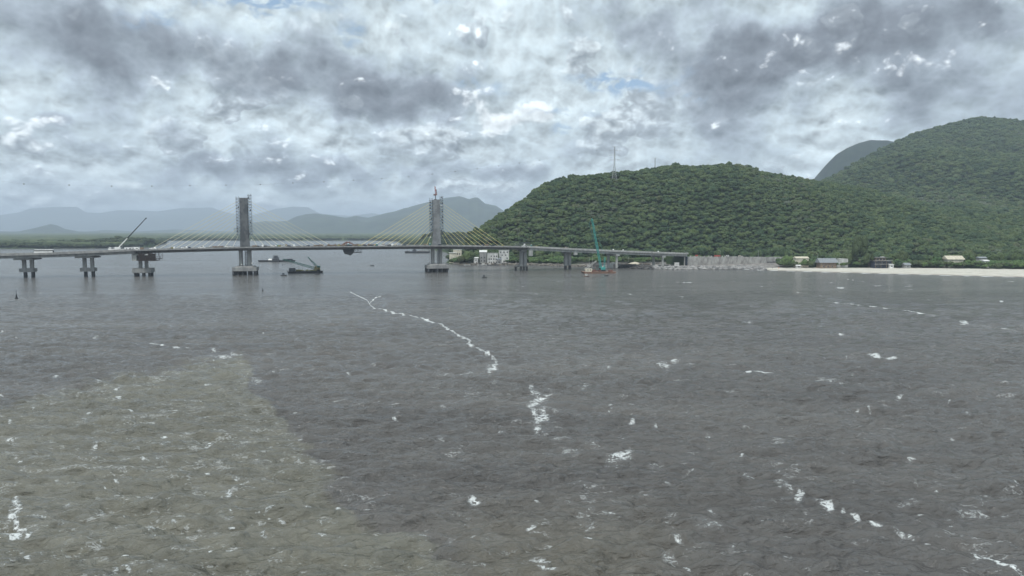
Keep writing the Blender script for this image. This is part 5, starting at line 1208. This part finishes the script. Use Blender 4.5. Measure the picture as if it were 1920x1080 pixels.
put_tree(1508, 660, 486, 4.5, LEAF_BRIGHT, 112, 'round_tree', 'small bright tree right of the tiny white beach kiosk', 10, .8, .6, 1.5)
put_tree(878, 752, 466, 9.5, LEAF, 113, 'broad_tree', 'large dark green tree on the point between the cream houses and white hut', 18, .6, .75, 3)
put_tree(868, 750, 474, 7, LEAF, 114, 'broad_tree', 'green tree on the left shoulder of the rocky point', 14, .6, .7, 2)
put_tree(888, 758, 472, 6.5, LEAF, 115, 'broad_tree', 'green tree right of the largest tree on the rocky point', 12, .6, .7, 2)
put_tree(1140, 735, 483, 5, LEAF_BRIGHT, 116, 'round_tree', 'bright green tree under the deck behind the teal crane', 10, .6, .7, 2)
put_tree(1020, 752, 474, 8, LEAF, 117, 'broad_tree', 'green tree under the deck between the second and third right piers', 14, .6, .7, 2)
put_tree(1046, 756, 477, 7, LEAF_BRIGHT, 118, 'round_tree', 'light green tree under the deck left of the pier with two dark feet', 14, .6, .7, 2)
# the front row of the hill forest as individual trees, sharing a few kinds
kinds = [make_tree('forest_tree', LEAF, 13, 6.2, 130+i, 'x', 'tree', None, 13+i, .62, .66, 4) for i in range(4)]
caches = [tree_cache(k_) for k_ in kinds]; n_t = 110
for i in range(n_t):
    if i < 62: px_ = 886+(1480-886)*(i+.5)/62+rd.uniform(-4, 4); Yd = float(np.interp(px_, h1px, h1df))+rd.uniform(-2, 9)
    else: px_ = 1485+(1915-1485)*(i-62+.5)/48+rd.uniform(-4, 4); Yd = float(np.interp(px_, [1485, 1700, 1920], [700, 700, 685]))+rd.uniform(-12, 14)
    k_ = i % 4; o = kinds[k_] if i < 4 else copy_tree(kinds[k_], None, caches[k_])
    x = xat(px_, Yd); o.location = (x, Yd, tz(x, Yd)-.3); s_ = rd.uniform(.75, 1.15); o.scale = (s_, s_, s_*rd.uniform(.9, 1.15)); o.rotation_euler = (0, 0, rd.uniform(0, 6.28))
    if px_ < 1280: o['label'] = 'leafy green tree in the row behind the bridge at the foot of the near hill'
    elif px_ < 1482: o['label'] = 'leafy green tree in the row behind the retaining wall at the hill foot'
    else: o['label'] = 'leafy green tree in the row behind the beach houses at the hill foot'
    o['group'] = 'forest edge trees behind the '+('bridge' if px_ < 1280 else 'retaining wall' if px_ < 1482 else 'beach houses')

# ------------------------------------------------------------------ rocks and site ground
def rubble(name, path, n, width, rmin, rmax, z0, mat):
    v0, f0 = ICO1; V = []; Fc = []; k = 0; P_ = np.array(path); seg = np.hypot(*(P_[1:]-P_[:-1]).T); cum = np.concatenate([[0], np.cumsum(seg)])
    for i in range(n):
        s_ = rng.random()*cum[-1]; x = np.interp(s_, cum, P_[:, 0]); y = np.interp(s_, cum, P_[:, 1])+rng.random()*width; r_ = rng.uniform(rmin, rmax)
        hz_ = z0*min(1, max(0, (y-np.interp(s_, cum, P_[:, 1]))/width))
        v = v0*(1+.35*(rng.random(len(v0))-.5))[:, None]*r_*np.array([rng.uniform(.8, 1.4), rng.uniform(.8, 1.3), rng.uniform(.55, .9)])
        a = rng.uniform(0, 6.28); v = np.stack([v[:, 0]*math.cos(a)-v[:, 1]*math.sin(a), v[:, 0]*math.sin(a)+v[:, 1]*math.cos(a), v[:, 2]], 1)+np.array([x, y, hz_+r_*.1])
        V.append(v); Fc.append(f0+k); k += len(v)
    me = np_mesh(name, np.concatenate(V), np.concatenate(Fc), mat, False); o = bpy.data.objects.new(name, me); C.objects.link(o); return tag(o, kind='stuff')
shore_w = lambda pa, pb, off=0: [((p-960)/F*(np.interp(p, [a for a, _ in SH], [d for _, d in SH])+off), np.interp(p, [a for a, _ in SH], [d for _, d in SH])+off) for p in np.arange(pa, pb, 10)]
rubble('riprap', shore_w(1228, 1445), 900, 11, .6, 1.7, 2.6, M['rock'])
rubble('shore_rocks', shore_w(850, 1110, -2), 620, 7, .5, 1.5, 1.6, pmat('brown_rock', (.19, .17, .14), (.07, .065, .06), .3, .95, bump=.3))
rubble('dark_rocks', shore_w(1110, 1240, -1), 380, 16, .6, 1.8, 2.6, pmat('dark_rock', (.10, .095, .09), (.03, .03, .03), .3, .95, bump=.3))
# pale sand heap and trestle under the bridge
def heap(name, px_, Yd, rx, ry, h_, mat, label):
    x = xat(px_, Yd); v = []; n = 18; m_ = 8
    for j in range(m_):
        f_ = j/(m_-1); rr = f_; zz_ = h_*(1-f_**1.3)
        for i in range(n): a = 6.283*i/n; q_ = 1+.12*math.sin(3*a+j); v.append((math.cos(a)*rx*rr*q_, math.sin(a)*ry*rr*q_, zz_+.12*math.sin(5*a+j)*(f_ > 0)-.4*(f_ == 1)))
    fs = [(j*n+i, (j+1)*n+i, (j+1)*n+(i+1) % n, j*n+(i+1) % n) for j in range(m_-1) for i in range(n)]
    o = MB().add(v, fs).build(name, mat, None, (0, 0, 0)); o.location = (x, Yd, tz(x, Yd)); tag(o, label, 'sand heap')
heap('sand_heap', 1150, 690, 13, 6, 5.2, M['concrete_light'], 'large pale grey sand heap under the deck right of the teal crane')
heap('sand_heap', 1190, 712, 9, 5, 3.4, M['roof_beige'], 'lower pale sand heap under the deck left of the last pier')
q0 = onwater(1186, 503); tr = empty('work_trestle', (q0.x, q0.y, 0), 'low dark work trestle on short legs at the water below the deck', 'platform', None, .1)
MB().box((0, 4, 3.2), (36, 6, .5)).build('deck', M['steel'], tr, local=True)
for a in np.arange(-16, 17, 4): MB().tube((a, 1.5, -2), (a, 1.5, 3), .28, 8).tube((a, 6, -2), (a, 6, 3), .28, 8).build('leg_pair', M['concrete_wet'], tr, local=True)
mb = MB(); rd2 = random.Random(9)
for k in range(18): mb.box((rd2.uniform(-17, 17), rd2.uniform(2, 6), 3.45+rd2.uniform(.2, .6)), (rd2.uniform(1, 4), rd2.uniform(.6, 1.6), rd2.uniform(.3, 1.2)), rd2.uniform(-.5, .5))
mb.build('stacked_timber', M['wood'], tr, local=True)
x, z = hz(1267, 703); block_house('site_hut', x-1, 694, z, 4.2, 3, 3.0, 'white', 'roof_white', 'small white site hut in front of the dark abutment', cat='cabin', roof='flat', windows=[(1.2, 1.8, .8, .8), (3.0, 1.8, .8, .8)])
# people on the sand at the end of the wall
def person(x, y, z, shirt, label, stride=.18, rz=0.0):
    me = bpy.data.meshes.new('person'); J = [(0, 0, .95), (0, 0, 1.2), (0, 0, 1.42), (0, 0, 1.52), (0, -.02, 1.66), (0, -.01, 1.76),
        (.09, 0, .92), (.11, -stride, .50), (.12, -stride*.6, .08), (.12, -stride*.6-.14, .04), (-.09, 0, .92), (-.11, stride*.6, .50), (-.12, stride, .08), (-.12, stride-.14, .04),
        (.19, 0, 1.40), (.25, .05, 1.12), (.27, -.08, .88), (-.19, 0, 1.40), (-.25, -.06, 1.12), (-.27, -.16, .90)]
    E = [(0, 1), (1, 2), (2, 3), (3, 4), (4, 5), (0, 6), (6, 7), (7, 8), (8, 9), (0, 10), (10, 11), (11, 12), (12, 13), (2, 14), (14, 15), (15, 16), (2, 17), (17, 18), (18, 19)]
    rad = [.14, .13, .15, .055, .10, .08, .095, .07, .045, .04, .095, .07, .045, .04, .06, .045, .035, .06, .045, .035]
    me.from_pydata(J, E, []); me.update(); me.materials.append(shirt)
    o = bpy.data.objects.new('person', me); C.objects.link(o); o.location = (x, y, z); o.rotation_euler = (0, 0, rz)
    md = o.modifiers.new('skin', 'SKIN'); sv = me.skin_vertices if len(me.skin_vertices) else None
    for i, r_ in enumerate(rad): me.skin_vertices[0].data[i].radius = (r_, r_)
    me.skin_vertices[0].data[0].use_root = True
    o.modifiers.new('smooth', 'SUBSURF').levels = 1; o.modifiers['smooth'].render_levels = 1
    tag(o, label, 'person')
    MB().ball((0, -.01, 1.74), .115, .9, 8, 6).build('hair', M['black'], o, local=True)
for px_, Yd, lab, m_, rz in ((1449, 652, 'person in dark clothes standing on the sand, left one of the two', 'cloth_dark', .3), (1461, 650, 'person in orange vest walking on the sand, right one of the two', 'hivis', -.8)):
    x = xat(px_, Yd); person(x, Yd, tz(x, Yd), M[m_], lab, rz=rz)

# ------------------------------------------------------------------ haze
hm = bpy.data.materials.new('haze'); hm.use_nodes = True; hm.node_tree.nodes.clear()
ho = hm.node_tree.nodes.new('ShaderNodeOutputMaterial'); hv = hm.node_tree.nodes.new('ShaderNodeVolumePrincipled'); hm.node_tree.links.new(hv.outputs[0], ho.inputs['Volume'])
hv.inputs['Color'].default_value = (.72, .84, 1.0, 1); hv.inputs['Density'].default_value = 1.0e-4; hv.inputs['Anisotropy'].default_value = .0
hb = MB().box((-2000, 20000, 320), (60000, 41000, 652)).build('haze', hm, None); tag(hb, kind='stuff')
